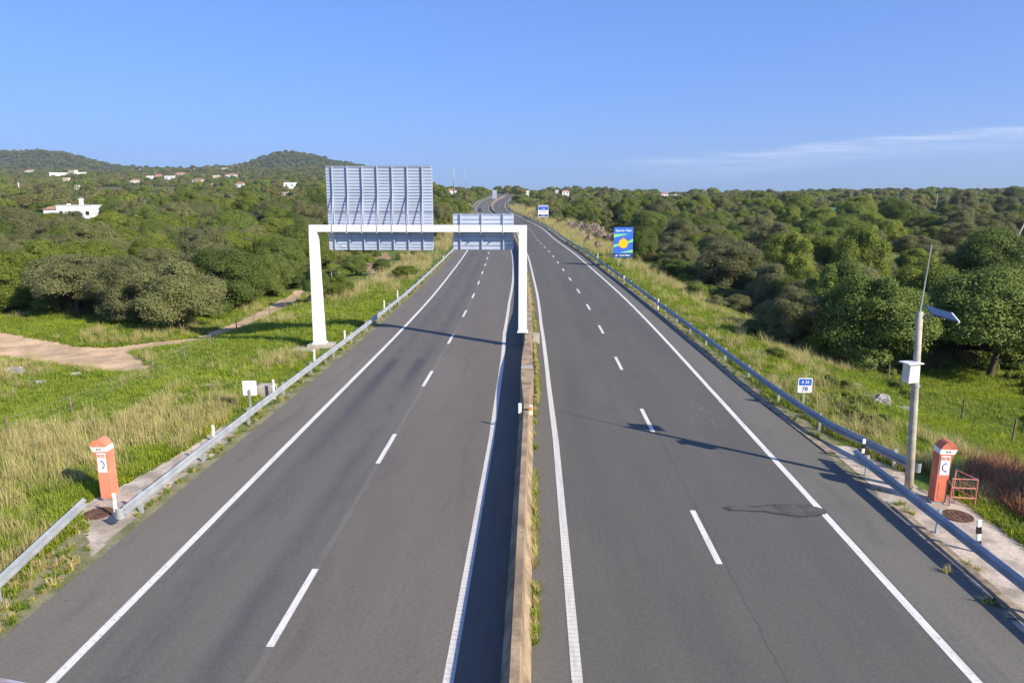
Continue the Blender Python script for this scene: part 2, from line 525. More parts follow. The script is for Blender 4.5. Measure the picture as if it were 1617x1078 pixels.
M['glass'] = pm("dark window", (.03, .035, .04), .15, 0, 5, .1, spec=.6)
M['car'] = pm("dark car paint", (.03, .034, .04), .3, .3, 5, .05, spec=.6)
M['rubber'] = pm("rubber", (.02, .02, .02), .8, 0, 5, .05)
M['lamp'] = pm("headlight glass", (.6, .6, .6), .2, 0, 5, .05)
M['ropered'] = pm("rusty white rail", (.75, .70, .68), .6, 0, 22, .05, c2=(.45, .12, .08))
M['olive'] = leafmat("olive foliage", (0.135, 0.146, 0.053), (0.275, 0.268, 0.122), (0.244, 0.233, 0.080))
M['carob'] = leafmat("carob foliage", (0.080, 0.122, 0.023), (0.180, 0.230, 0.049), (0.200, 0.237, 0.052))
M['bright'] = leafmat("bright foliage", (0.120, 0.169, 0.022), (0.253, 0.297, 0.046), (0.253, 0.266, 0.050))
M['heath'] = leafmat("scrub foliage", (0.146, 0.147, 0.037), (0.292, 0.258, 0.084), (0.292, 0.247, 0.095))
M['dark'] = leafmat("dark far foliage", (.030, .052, .015), (.065, .090, .026), (.070, .085, .028))
M['grass'] = leafmat("grass blades", (0.139, 0.213, 0.018), (0.302, 0.381, 0.035), (0.348, 0.370, 0.050), .35, patch=((.31, .35, .07), (.095, .175, .018)))
M['straw'] = leafmat("straw blades", (0.348, 0.280, 0.100), (0.673, 0.538, 0.260), (0.487, 0.448, 0.150), .3)
M['yherb'] = leafmat("yellow green herb", (0.232, 0.302, 0.015), (0.534, 0.538, 0.020), (0.325, 0.403, 0.030), .35, patch=((0.348, 0.381, 0.030), (0.116, 0.202, 0.020)))
M['red'] = leafmat("red brown weeds", (.26, .11, .055), (.48, .25, .14), (.34, .19, .08), .3)


# ------------------------------------------------------------------ object helpers
def link(o, parent=None):
    col.objects.link(o)
    if parent:
        o.parent = parent
    return o


def tag(o, label, cat, group=None):
    o['label'] = label
    o['category'] = cat
    if group:
        o['group'] = group
    return o


def thing(name, label, cat, loc=(0, 0, 0), rz=0, group=None):
    o = bpy.data.objects.new(name, None)
    o.empty_display_size = .3
    o.location = loc
    o.rotation_euler = (0, 0, rz)
    link(o)
    return tag(o, label, cat, group)


def struct(o):
    o['kind'] = 'structure'
    return o


def stuff(o, label=None):
    o['kind'] = 'stuff'
    if label:
        o['label'] = label
    return o


def mesh_np(name, V, F, mat, parent=None, v=None, uv=None, smooth=False):
    """V (n,3); F (m,k) ints -> one mesh object"""
    me = bpy.data.meshes.new(name)
    V = np.asarray(V, np.float32); F = np.asarray(F, np.int32)
    k = F.shape[1]
    me.vertices.add(len(V)); me.vertices.foreach_set('co', V.ravel())
    me.loops.add(F.size); me.loops.foreach_set('vertex_index', F.ravel())
    me.polygons.add(len(F))
    me.polygons.foreach_set('loop_start', np.arange(0, F.size, k, dtype=np.int32))
    if smooth:
        me.polygons.foreach_set('use_smooth', np.ones(len(F), bool))
    me.update(calc_edges=True)
    if v is not None:
        a = me.attributes.new('v', 'FLOAT', 'POINT'); a.data.foreach_set('value', np.asarray(v, np.float32))
    if uv is not None:
        l = me.uv_layers.new(name='tv')
        l.data.foreach_set('uv', np.asarray(uv, np.float32)[F.ravel()].ravel())
    me.materials.append(mat)
    o = bpy.data.objects.new(name, me)
    return link(o, parent)


class MB:
    """collects shapes; build() makes one mesh object"""
    def __init__(s):
        s.v = []; s.f = []

    def add(s, vs, fs):
        b = len(s.v)
        s.v += [tuple(v) for v in vs]
        s.f += [tuple(b + i for i in f) for f in fs]
        return s

    def box(s, c, d, rz=0.0, bev=0.0, tilt=None):
        x, y, z = (k / 2 for k in d)
        vs = []
        if bev:
            b = min(bev, x * .9, y * .9, z * .9)
            bm = bmesh.new()
            bmesh.ops.create_cube(bm, size=1)
            for v in bm.verts:
                v.co = Vector((v.co.x * 2 * x, v.co.y * 2 * y, v.co.z * 2 * z))
            bmesh.ops.bevel(bm, geom=list(bm.edges), offset=b, segments=2, affect='EDGES', profile=.5)
            vs = [v.co.copy() for v in bm.verts]
            bm.verts.index_update()
            fs = [[v.index for v in f.verts] for f in bm.faces]
            bm.free()
        else:
            vs = [Vector((a * x, b * y, e * z)) for e in (-1, 1) for b in (-1, 1) for a in (-1, 1)]
            fs = [(0, 2, 3, 1), (4, 5, 7, 6), (0, 1, 5, 4), (2, 6, 7, 3), (0, 4, 6, 2), (1, 3, 7, 5)]
        R = Matrix.Rotation(rz, 3, 'Z')
        if tilt is not None:
            R = R @ tilt
        return s.add([R @ v + Vector(c) for v in vs], fs)

    def tube(s, pts, rad, n=8, cap=True):
        pts = [Vector(p) for p in pts]
        if not isinstance(rad, (list, tuple)):
            rad = [rad] * len(pts)
        vs, fs = [], []
        for i, p in enumerate(pts):
            d = (pts[min(i + 1, len(pts) - 1)] - pts[max(i - 1, 0)]).normalized()
            a = d.orthogonal().normalized() if i == 0 else (a - d * a.dot(d)).normalized()
            b = d.cross(a)
            for k in range(n):
                th = 2 * math.pi * k / n
                vs.append(p + (a * math.cos(th) + b * math.sin(th)) * rad[i])
        for i in range(len(pts) - 1):
            for k in range(n):
                q = (k + 1) % n
                fs.append((i * n + k, i * n + q, (i + 1) * n + q, (i + 1) * n + k))
        if cap:
            fs.append(tuple(range(n - 1, -1, -1)))
            fs.append(tuple((len(pts) - 1) * n + k for k in range(n)))
        return s.add(vs, fs)

    def prism(s, poly, axis_map, d0, d1):
        """poly 2D list, extruded from d0 to d1; axis_map(a,b,d)->xyz"""
        n = len(poly)
        vs = [axis_map(a, b, d0) for a, b in poly] + [axis_map(a, b, d1) for a, b in poly]
        fs = [tuple(range(n - 1, -1, -1)), tuple(range(n, 2 * n))]
        fs += [(i, (i + 1) % n, n + (i + 1) % n, n + i) for i in range(n)]
        return s.add(vs, fs)

    def sweep(s, prof, frames, closed=True, cap=False):
        """prof: list of (n,z); frames: list of (origin, normal vec) ; z is world up"""
        m = len(prof)
        vs, fs = [], []
        for (o, nrm) in frames:
            for a, b in prof:
                vs.append(Vector(o) + Vector(nrm) * a + Vector((0, 0, b)))
        for i in range(len(frames) - 1):
            for k in range(m if closed else m - 1):
                q = (k + 1) % m
                fs.append((i * m + k, i * m + q, (i + 1) * m + q, (i + 1) * m + k))
        if cap:
            fs.append(tuple(range(m - 1, -1, -1)))
            fs.append(tuple((len(frames) - 1) * m + k for k in range(m)))
        return s.add(vs, fs)

    def build(s, name, mat, parent=None, smooth=False, loc=None):
        me = bpy.data.meshes.new(name)
        me.from_pydata([tuple(v) for v in s.v], [], s.f)
        if smooth:
            for p in me.polygons:
                p.use_smooth = True
        me.materials.append(mat)
        bm = bmesh.new(); bm.from_mesh(me)
        bmesh.ops.recalc_face_normals(bm, faces=bm.faces)
        bm.to_mesh(me); bm.free()
        o = bpy.data.objects.new(name, me)
        if loc:
            o.location = loc
        return link(o, parent)


def text(name, body, size, mat, parent, loc, rot=(math.pi / 2, 0, 0), sx=1.0, bold=.0):
    cu = bpy.data.curves.new(name, 'FONT')
    cu.body = body; cu.size = size; cu.align_x = 'CENTER'; cu.align_y = 'CENTER'
    cu.extrude = .002; cu.offset = bold
    tmp = bpy.data.objects.new(name, cu)
    col.objects.link(tmp)
    dg = bpy.context.evaluated_depsgraph_get()
    dg.update()
    me = bpy.data.meshes.new_from_object(tmp.evaluated_get(dg))
    bpy.data.objects.remove(tmp)
    bpy.data.curves.remove(cu)
    me.name = name
    me.materials.clear(); me.materials.append(mat)
    o = bpy.data.objects.new(name, me)
    o.location = loc; o.rotation_euler = rot; o.scale = (sx, 1, 1)
    return link(o, parent)


def frames_t(tf, ys, z0=0.0):
    """frames along the road at lateral offset tf(Y); normal points to +t"""
    out = []
    for y in ys:
        x = float(XC(y)) + tf(y)
        e = .5
        dxy = Vector((float(XC(y + e)) + tf(y + e) - float(XC(y - e)) - tf(y - e), 2 * e, 0)).normalized()
        nrm = Vector((dxy.y, -dxy.x, 0))
        out.append((Vector((x, y, float(ZR(y)) + z0)), nrm))
    return out


def pw(xs, ys):
    return lambda y: float(np.interp(y, xs, ys))


# ------------------------------------------------------------------ ground sheet
tl = np.concatenate([[-5200, -3800, -2800, -2200], np.arange(-1900, -700, 60), np.arange(-700, -250, 22), np.arange(-250, -90, 8),
                     np.arange(-90, -46, 3), np.arange(-46, -12, .75), np.arange(-12, -9.4, .3), [-9.4, -5, 0, 5, 9.4]])
tr = np.concatenate([np.arange(9.7, 12, .3), np.arange(12, 46, .75), np.arange(46, 90, 3), np.arange(90, 250, 8),
                     np.arange(250, 700, 22), np.arange(700, 1900, 60), [2200, 2800, 3800, 5200]])
TT = np.unique(np.concatenate([tl, tr]))
YY = np.unique(np.concatenate([np.arange(-30, 80, .8), np.arange(80, 160, 1.6), np.arange(160, 320, 4), np.arange(320, 800, 9),
                               np.arange(800, 2000, 28), np.arange(2000, 3500, 40), [3500, 4200, 5200]]))
Tm, Ym = np.meshgrid(TT, YY)
Xm = XC(Ym) + Tm
Zm = hfun(Xm, Ym)
nt, ny = len(TT), len(YY)
idx = np.arange(nt * ny).reshape(ny, nt)
F = np.stack([idx[:-1, :-1], idx[:-1, 1:], idx[1:, 1:], idx[1:, :-1]], -1).reshape(-1, 4)
struct(mesh_np('ground', np.stack([Xm, Ym, Zm], -1).reshape(-1, 3), F, M['ground'], smooth=True))


def ribbon(name, t0, t1, ys, zoff, mat, cols=1):
    """sheet following the road between offsets t0(Y), t1(Y)"""
    ys = np.asarray(ys, float)
    f0 = np.array([t0(y) for y in ys]); f1 = np.array([t1(y) for y in ys])
    V, UV = [], []
    for c in range(cols + 1):
        t = f0 + (f1 - f0) * c / cols
        V.append(np.stack([XC(ys) + t, ys, ZR(ys) + zoff], -1)); UV.append(np.stack([t, ys], -1))
    V = np.stack(V, 1); UV = np.stack(UV, 1)
    n, m_ = len(ys), cols + 1
    ix = np.arange(n * m_).reshape(n, m_)
    Fq = np.stack([ix[:-1, :-1], ix[:-1, 1:], ix[1:, 1:], ix[1:, :-1]], -1).reshape(-1, 4)
    return struct(mesh_np(name, V.reshape(-1, 3), Fq, mat, uv=UV.reshape(-1, 2)))


yroad = np.unique(np.concatenate([np.arange(-12, 60, 1.0), np.arange(60, 400, 4), np.arange(400, 1100, 8)]))
edgeR = pw([0, 22, 34, 60, 90, 1000], [10.88, 10.85, 10.22, 9.95, 9.8, 9.8])
edgeL = pw([0, 30, 1000], [-10.62, -10.62, -10.3])
ribbon('carriageway', edgeL, pw([0, 1], [.05, .05]), yroad, 0.0, M['asL'], 4)
ribbon('carriageway', pw([0, 1], [.05, .05]), edgeR, yroad, 0.0, M['asR'], 4)
inL = pw([0, 25, 38, 46, 60, 75, 90, 120, 500], [-1.24, -1.25, -1.42, -1.62, -1.62, -1.35, -1.22, -1.22, -1.22])
inR = pw([0, 25, 33, 50, 75, 107, 500], [1.2, 1.17, 1.06, .88, .95, 1.15, 1.2])


def line(name, tf, wd, ys, mat):
    return ribbon(name, lambda y: tf(y) - wd / 2, lambda y: tf(y) + wd / 2, ys, .005, mat)


yl = yroad[yroad > -10]
line('road_marking', pw([0, 1], [-8.70, -8.70]), .20, yl, M['paint'])
line('road_marking', inL, .21, yl, M['paintrib'])
line('road_marking', inR, .21, yl, M['paintrib'])
line('road_marking', pw([0, 1], [8.70, 8.70]), .20, yl, M['paint'])


def dashes(t, y0):
    V, Fq, UV = [], [], []
    y = y0
    while y < 760:
        ys = np.array([y, y + 1.5, y + 3.05])
        for a in (t - .08, t + .08):
            V += [(float(XC(q)) + a, q, float(ZR(q)) + .005) for q in ys]
            UV += [(a, q) for q in ys]
        b = len(V) - 6
        Fq += [(b, b + 3, b + 4, b + 1), (b + 1, b + 4, b + 5, b + 2)]
        y += 10
    return struct(mesh_np('road_marking', V, Fq, M['paint'], uv=UV))


dashes(-4.99, 2.55)
dashes(4.97, 6.15)


def pip(poly, x, y):
    ins = np.zeros(x.shape, bool)
    n = len(poly)
    for i in range(n):
        x0, y0 = poly[i]; x1, y1 = poly[(i + 1) % n]
        c = ((y0 > y) != (y1 > y)) & (x < (x1 - x0) * (y - y0) / (y1 - y0 + 1e-12) + x0)
        ins ^= c
    return ins


def sheet(name, pxpoly, res, mat, zoff, wob=.25, onroad=False, group=None, z=None):
    poly = []
    for a, b in pxpoly:
        p = at(a, b) if onroad else hit(a, b)
        poly.append((p.x, p.y))
    P = np.array(poly)
    x0, y0 = P.min(0) - .5; x1, y1 = P.max(0) + .5
    xs = np.arange(x0, x1, res); ys = np.arange(y0, y1, res)
    Xg, Yg = np.meshgrid(xs, ys)
    cx = Xg[:-1, :-1] + res / 2; cy = Yg[:-1, :-1] + res / 2
    w1 = wob * (wav(cx, cy, 1.7, 21) + .6 * wav(cx, cy, .6, 22)); w2 = wob * (wav(cx, cy, 1.5, 23) + .6 * wav(cx, cy, .7, 24))
    ins = pip(poly, cx + w1, cy + w2)
    n = Xg.shape[1]
    ix = np.arange(Xg.size).reshape(Xg.shape)
    Fq = np.stack([ix[:-1, :-1], ix[:-1, 1:], ix[1:, 1:], ix[1:, :-1]], -1)[ins]
    used, inv = np.unique(Fq, return_inverse=True)
    X_, Y_ = Xg.ravel()[used], Yg.ravel()[used]
    Z_ = (ZR(Y_) if onroad else hfun(X_, Y_)) + zoff
    UV = np.stack([X_ - XC(Y_), Y_], -1)
    return struct(mesh_np(name, np.stack([X_, Y_, Z_], -1), inv.reshape(-1, 4), mat, uv=UV))


sheet('road_patch', [(1140, 800), (1205, 798), (1225, 795), (1275, 796), (1300, 803), (1308, 809), (1290, 815), (1262, 816), (1235, 813),
                     (1205, 808), (1150, 806)], .05, M['crackseal'], .009, .02, True)
sheet('road_patch', [(1144, 801), (1205, 799.5), (1227, 796.5), (1274, 797.5), (1298, 804), (1304, 809), (1288, 813.8), (1262, 814.5), (1236, 811.7),
                     (1205, 806.5), (1152, 805)], .05, M['patch'], .018, .02, True)
TRACK = [(-160, 512), (0, 524), (60, 536), (120, 548), (170, 550), (210, 545), (260, 540), (305, 535), (345, 521), (385, 504), (420, 487), (450, 471), (466, 459),
         (484, 459), (476, 473), (446, 491), (409, 508), (362, 527), (310, 541), (262, 548), (205, 556), (222, 566), (240, 580), (232, 588), (190, 589), (150, 585),
         (110, 580), (60, 574), (0, 566), (-160, 560)]
sheet('dirt_track', TRACK, .16, M['dirt'], .05, .30)
sheet('dirt_track', [(575, 420), (590, 405), (612, 399), (618, 410), (600, 414), (590, 428), (572, 430)], .3, M['dirt2'], .06, .3)
sheet('dirt_track', [(585, 427), (600, 432), (625, 447), (608, 452), (590, 440)], .3, M['apron'], .06, .3)
sheet('dirt_track', [(505, 452), (530, 449), (545, 443), (548, 450), (530, 458), (508, 460)], .3, M['dirt'], .06, .3)
sheet('dirt_track', [(1440, 399), (1540, 397), (1617, 401), (1640, 410), (1580, 407), (1500, 405), (1440, 404)], .5, M['dirt'], .07, .5)
sheet('gravel_apron', [(118, 828), (128, 800), (160, 783), (200, 765), (250, 738), (300, 708), (345, 676), (372, 672), (374, 689), (300, 745), (240, 792), (195, 833),
                       (160, 868), (146, 878), (134, 852)], .10, M['apron'], .035, .10)
sheet('gravel_apron', [(1302, 704), (1340, 706), (1420, 742), (1450, 772), (1530, 790), (1560, 815), (1640, 868), (1700, 960), (1660, 1040), (1600, 985), (1540, 925),
                       (1470, 862), (1390, 785), (1350, 745)], .10, M['apron'], .035, .10)
sheet('verge_litter', [(-80, 1040), (-60, 960), (0, 915), (60, 868), (110, 826), (133, 852), (144, 880), (90, 932), (40, 972), (0, 1006)], .12, M['litter'], .03, .15)

ysv = np.arange(-10, 400, 1.0)
ribbon('verge_strip', lambda y: edgeL(y) - .55 - .25 * float(wav(y, 0, 3.1, 91)), lambda y: edgeL(y) + .05, ysv, -.012, M['litter'])
ribbon('verge_strip', lambda y: edgeR(y) - .05, lambda y: edgeR(y) + .85 + .25 * float(wav(y, 5, 3.1, 92)), ysv, -.012, M['litter'])

# concrete kerb strips along the right shoulder
def kerb(t_in, wd, y0, y1, hgt):
    mb = MB()
    ys = np.arange(y0, y1, 1.2 if y1 < 80 else 2.5)
    mb.sweep([(-wd / 2, -.1), (-wd / 2, hgt), (wd / 2, hgt), (wd / 2, -.1)], frames_t(lambda y: t_in(y), ys), closed=False, cap=False)
    return struct(mb.build('kerb', M['kerb']))


kerb(lambda y: edgeR(y) + .17, .30, 24.0, 330, .045)
kerb(lambda y: edgeR(y) + .14, .20, -2, 20.5, .05)

# ------------------------------------------------------------------ median barrier
prof0 = lambda w_: [(-w_ - .20, -.02), (-w_ - .20, .08), (-w_ - .055, .33), (-w_, .84), (w_, .84), (w_ + .055, .33), (w_ + .20, .08), (w_ + .20, -.02)]
wb = pw([0, 27.0, 31.5, 35.5, 40.0, 44, 48, 54, 2000], [.085, .085, .27, .28, .15, .26, .26, .085, .085])
off = pw([0, 27, 33, 44, 54, 400], [.03, .03, .0, -.05, 0, 0])
bar = thing('median_barrier', 'long tan concrete barrier running down the middle of the motorway', 'barrier')
mb = MB()
ys = np.unique(np.concatenate([np.arange(-10, 26, 3), np.arange(26, 56, .7), np.arange(56, 400, 4), np.arange(400, 1000, 8)]))
fr = frames_t(lambda y: off(y), ys)
vs, fs = [], []
for (o, nrm), y in zip(fr, ys):
    for a, b in prof0(wb(y)):
        # the widened stretch is straight sided
        k = min(1, max(0, (wb(y) - .085) / .15))
        if abs(a) > wb(y) + .01:
            a = math.copysign(wb(y) + (abs(a) - wb(y)) * (1 - .75 * k), a)
        vs.append(o + nrm * a + Vector((0, 0, b)))
for i in range(len(ys) - 1):
    for k in range(7):
        fs.append((i * 8 + k, i * 8 + k + 1, (i + 1) * 8 + k + 1, (i + 1) * 8 + k))
mb.add(vs, fs)
mb.build('concrete_wall', M['conc'], bar)
for y, w_ in ((33.2, .285), (47.0, .26)):
    (o, nrm), = frames_t(lambda q: off(q), [y])
    jm = MB().box(o + Vector((0, 0, .845)), (w_ * 2 - .02, .55, .012))
    jm.build('joint_strip', M['joint'], bar)
# shallow dark joints between the cast lengths
for y in np.arange(4, 160, 6.0):
    if 26 < y < 55:
        continue
    (o, nrm), = frames_t(lambda q: off(q), [y])
    jm = MB()
    jm.sweep([(a * 1.01, b + .003 if b > .5 else b) for a, b in prof0(.087)], [(o, nrm), (o + Vector((0, .03, 0)), nrm)], closed=False)
    jm.build('dark_joint', M['outcrop'], bar)
fm_ = MB()
(o, nrm), = frames_t(lambda q: .55, [43.2])
fm_.box(o + Vector((-.1, 0, .25)), (.45, 1.1, .5), bev=.03)
fm_.build('side_footing', M['conc2'], bar)


def median_reflector(y, lab):
    (o, nrm), = frames_t(lambda q: off(q), [y])
    t_ = thing('median_reflector', lab, 'reflector', o + Vector((0, 0, .84)), 0, 'reflectors on the median barrier')
    MB().box((0, 0, .05), (.36, .03, .03)).box((0, 0, .02), (.05, .05, .06)).build('bracket', M['black'], t_)
    MB().box((-.23, 0, .08), (.13, .06, .42), bev=.02).build('reflector_housing', M['white'], t_)
    p = MB().box((.19, 0, .02), (.13, .06, .40), bev=.02).build('reflector_housing', M['white'], t_)
    MB().box((.19, -.035, .08), (.10, .012, .16)).build('amber_lens', M['amber'], p)
    return t_


refs = [(26.1, 'white two-sided reflector with amber lens on the median barrier, nearest the camera'),
        (79, 'small white and amber reflector on the median barrier just behind the middle gantry post'),
        (103, 'tiny reflector on the median barrier seen below the right end of the gantry beam')]
for y, lab in refs:
    median_reflector(y, lab)

# ------------------------------------------------------------------ guardrails
RZ = .33
WB = [(0, .0), (.035, .045), (.075, .065), (.075, .095), (.035, .12), (.0, .155), (.035, .19), (.075, .215), (.075, .245), (.035, .265), (0, .31)]


def guardrail(label, tf, y0, y1, step, face, mat, end0=None, end1=None, pmat=None, post_side=-1, ntex=80, postz=.70, lap=None):
    root = thing('guardrail', label, 'guardrail', (0, 0, 0), 0, 'steel guardrails along the verges')
    ys = list(np.arange(y0, y1, 1.0 if y1 < 60 else 2.0)) + [y1]
    fr = frames_t(tf, ys)
    prof = [(-a * face * -1 * -1, b + RZ) for a, b in WB]
    prof = [(face * a, b + RZ) for a, b in WB]
    back = [(face * (a - .012), b) for a, b in reversed([(a, b + RZ) for a, b in WB])]
    mb = MB().sweep(prof + back, fr, closed=True, cap=True)
    mb.build('rail', mat, root, smooth=False)
    # splice plates
    yp = y0 + 1.0
    k = 0
    rest = MB()
    pm0 = None
    while yp < y1 - .3:
        (o, nrm), = frames_t(tf, [yp])
        zg = h1(o.x, o.y) - float(ZR(yp))
        mb = MB()
        c = o - nrm * face * .085
        mb.box((c.x, c.y, c.z + (postz + zg - .1) / 2), (.10, .055, postz - zg + .1))
        c2 = o - nrm * face * .02
        mb.box((c2.x, c2.y, c2.z + RZ + .155), (.05, .05, .16))
        if k < ntex:
            mb.build('post', pmat or M['galvdark'], root)
        else:
            rest.add(mb.v, mb.f)
        k += 1
        yp += step
    if rest.v:
        stuff(rest.build('post', pmat or M['galvdark'], root))
    if end0:
        end0(root)
    return root


tL1 = pw([14, 17.5, 19.5, 22, 30, 40, 60, 400], [-10.9, -10.88, -10.90, -10.95, -10.98, -10.95, -10.85, -10.85])
tL0 = pw([0, 9, 14, 18.2, 19], [-11.1, -11.12, -11.62, -12.35, -12.5])
tR1 = pw([20, 22.3, 26, 32, 45, 63, 90, 400], [12.8, 12.4, 11.45, 11.1, 10.75, 10.45, 10.35, 10.35])
tR0 = pw([0, 15, 19, 22.7], [11.25, 11.25, 11.2, 11.12])


def bull(tf, y, face, sgn, mt):
    def f(root):
        (o, nrm), = frames_t(tf, [y])
        # rounded end shoe curling away from the traffic
        pts = []
        for k in range(7):
            a = k / 6 * math.pi * .75
            pts.append((o + Vector((0, -sgn * math.sin(a) * .14, 0)) - nrm * face * (1 - math.cos(a)) * .12 + Vector((0, 0, RZ)), nrm))
        vs, fs = [], []
        for p, _ in pts:
            vs += [p + nrm * face * .04, p + nrm * face * .04 + Vector((0, 0, .31))]
        for k in range(6):
            fs.append((2 * k, 2 * k + 1, 2 * k + 3, 2 * k + 2))
        MB().add(vs, fs).build('end_shoe', mt, root)
    return f


guardrail('pale steel guardrail on the left verge, from the left orange phone on to the hill', tL1, 17.55, 720, 4.0, 1, M['galvp'], bull(tL1, 17.55, 1, 1, M['galvp']), pmat=M['galvp'])
guardrail('short run of pale guardrail in the bottom left corner, in front of the orange phone', tL0, 1.0, 18.1, 4.0, 1, M['galvp'], pmat=M['galvp'])
guardrail('blue-grey guardrail on the right verge, ending beside the concrete pole and running far away', tR1, 21.6, 720, 4.0, -1, M['galv'], bull(tR1, 21.6, -1, 1, M['galv']))
guardrail('near run of blue-grey guardrail in the bottom right corner, in front of the orange phone', tR0, 1.0, 22.7, 4.0, -1, M['galv'], bull(tR0, 22.7, -1, -1, M['galv']))


# ------------------------------------------------------------------ sign gantry
def gantry():
    GY = 41.7
    root = thing('sign_gantry', 'white goalpost sign gantry over the left carriageway, carrying two sign panels seen from behind', 'gantry', (0, GY, 0))
    xl, xr = -13.1, -.70
    top, dp = 7.28, .40
    mb = MB()
    mb.box(((xl + xr) / 2, 0, top - dp / 2), (xr - xl + .46, .42, dp), bev=.02)
    mb.build('beam', M['white'], root)
    for x, zb, s0 in ((xl, .14, .62), (xr, .92, .50)):
        p = MB()
        w0, w1 = s0 / 2, .23
        zt = top - dp - .001
        vs = [(x + a * w_, b * w_, z) for z, w_ in ((zb, w0), (zt, w1)) for b in (-1, 1) for a in (-1, 1)]
        p.add(vs, [(0, 2, 3, 1), (4, 5, 7, 6), (0, 1, 5, 4), (2, 6, 7, 3), (0, 4, 6, 2), (1, 3, 7, 5)])
        po = p.build('post', M['white'], root)
        MB().box((x, 0, zb + .04), (s0 + .16, s0 + .16, .07), bev=.01).build('base_plate', M['white'], po)
    f = MB()
    f.box((xl + .1, 0, -.18), (1.5, 1.1, .64), bev=.03)
    f.box((xl - .60, -.95, -.42), (1.5, 1.2, .8), bev=.04)
    f.build('footing', M['conc2'], root)

    def panel(x0, x1, z0, z1, vxs, rib, lab, seam=None, plate=None):
        y = .42
        pn = MB()
        r = .12
        pts = []
        for (cx, cz, a0) in ((x1 - r, z1 - r, 0), (x0 + r, z1 - r, 90), (x0 + r, z0 + r, 180), (x1 - r, z0 + r, 270)):
            for k in range(5):
                a = math.radians(a0 + k * 22.5)
                pts.append((cx + r * math.cos(a), cz + r * math.sin(a)))
        pn.prism(pts, lambda a, b, d: (a, d, b), y, y + .02)
        po = pn.build('sign_panel', M['alu'], root)
        po['label'] = lab
        rb = MB()
        z = z0 + rib
        while z < z1 - .03:
            rb.box(((x0 + x1) / 2, y - .020, z), (x1 - x0 - .04, .040, .012))
            z += rib
        if seam:
            rb.box(((x0 + x1) / 2, y - .022, seam), (x1 - x0 - .02, .042, .04))
        rb.box(((x0 + x1) / 2, y - .016, z1 - .012), (x1 - x0 - .2, .03, .02))
        rb.box(((x0 + x1) / 2, y - .016, z0 + .012), (x1 - x0 - .2, .03, .02))
        rb.build('rib', M['alu_shade'], po)
        for vx in vxs:
            v = MB()
            v.box((vx, y - .085, (z0 + z1) / 2), (.045, .085, z1 - z0 - .02))
            # strut running from the upper sheet down to the front of the beam
            if z1 > 9:
                a, b = Vector((vx, y - .12, z0 + (z1 - z0) * .68)), Vector((vx, -.24, top + .02))
                v.add([(vx - .02, a.y, a.z), (vx + .02, a.y, a.z), (vx + .02, b.y, b.z), (vx - .02, b.y, b.z),
                       (vx - .02, a.y, a.z - .14), (vx + .02, a.y, a.z - .14), (vx + .02, b.y + .07, b.z - .02), (vx - .02, b.y + .07, b.z - .02)],
                      [(0, 1, 2, 3), (4, 7, 6, 5), (0, 4, 5, 1), (3, 2, 6, 7), (0, 3, 7, 4), (1, 5, 6, 2)])
            v.build('upright', M['alu'], po)
            c = MB()
            c.box((vx - .02, -.222, top - dp / 2), (.045, .018, dp + .06))
            c.box((vx - .02, -.05, top - dp - .05), (.05, .50, .05))
            c.build('clamp', M['galvdark'], po)
        if plate:
            MB().box((plate[0], y - .03, plate[1]), (plate[2], .02, .07)).build('maker_plate', M['white'], po)
        return po
    d = 41.85
    panel(-12.33, -6.03, 5.78, 10.68, [-11.93 + k * .886 for k in range(7)], .178, 'large square sign panel seen from behind, left of the two', 8.04, (-11.45, 6.02, .26))
    panel(-4.86, -1.26, 5.82, 7.95, [-4.4, -3.13, -1.86], .255, 'small sign panel seen from behind beside the middle post', None, (-1.55, 6.22, .32))


gantry()

# ------------------------------------------------------------------ emergency phones
def handset(mb, cx, cz, s, y):
    n = 10
    pts = []
    for k in range(n + 1):
        a = math.radians(118 + k * 13.5)
        pts.append((cx + s * .75 + math.cos(a) * s * 1.0, cz + math.sin(a) * s * 1.0, s * (.07 + .04 * math.sin(k / n * math.pi))))
    for i in range(n):
        (x0, z0, r0), (x1, z1, r1) = pts[i], pts[i + 1]
        a0 = math.radians(118 + i * 13.5); a1 = math.radians(118 + (i + 1) * 13.5)
        mb.add([(x0 + math.cos(a0) * r0, y, z0 + math.sin(a0) * r0), (x1 + math.cos(a1) * r1, y, z1 + math.sin(a1) * r1),
                (x1 - math.cos(a1) * r1, y, z1 - math.sin(a1) * r1), (x0 - math.cos(a0) * r0, y, z0 - math.sin(a0) * r0)], [(0, 1, 2, 3)])
    for (x, z, _), a in ((pts[0], 118), (pts[-1], 253)):
        a = math.radians(a)
        c, d = math.cos(a), math.sin(a)
        e = (d, -c) if z > cz else (-d, c)
        q = []
        for u_, w_ in ((-.02, .12), (.28, .12), (.28, -.20), (-.02, -.20)):
            q.append((x + (e[0] * u_ + c * w_) * s, y - .001, z + (e[1] * u_ + d * w_) * s))
        mb.add(q, [(0, 1, 2, 3)])


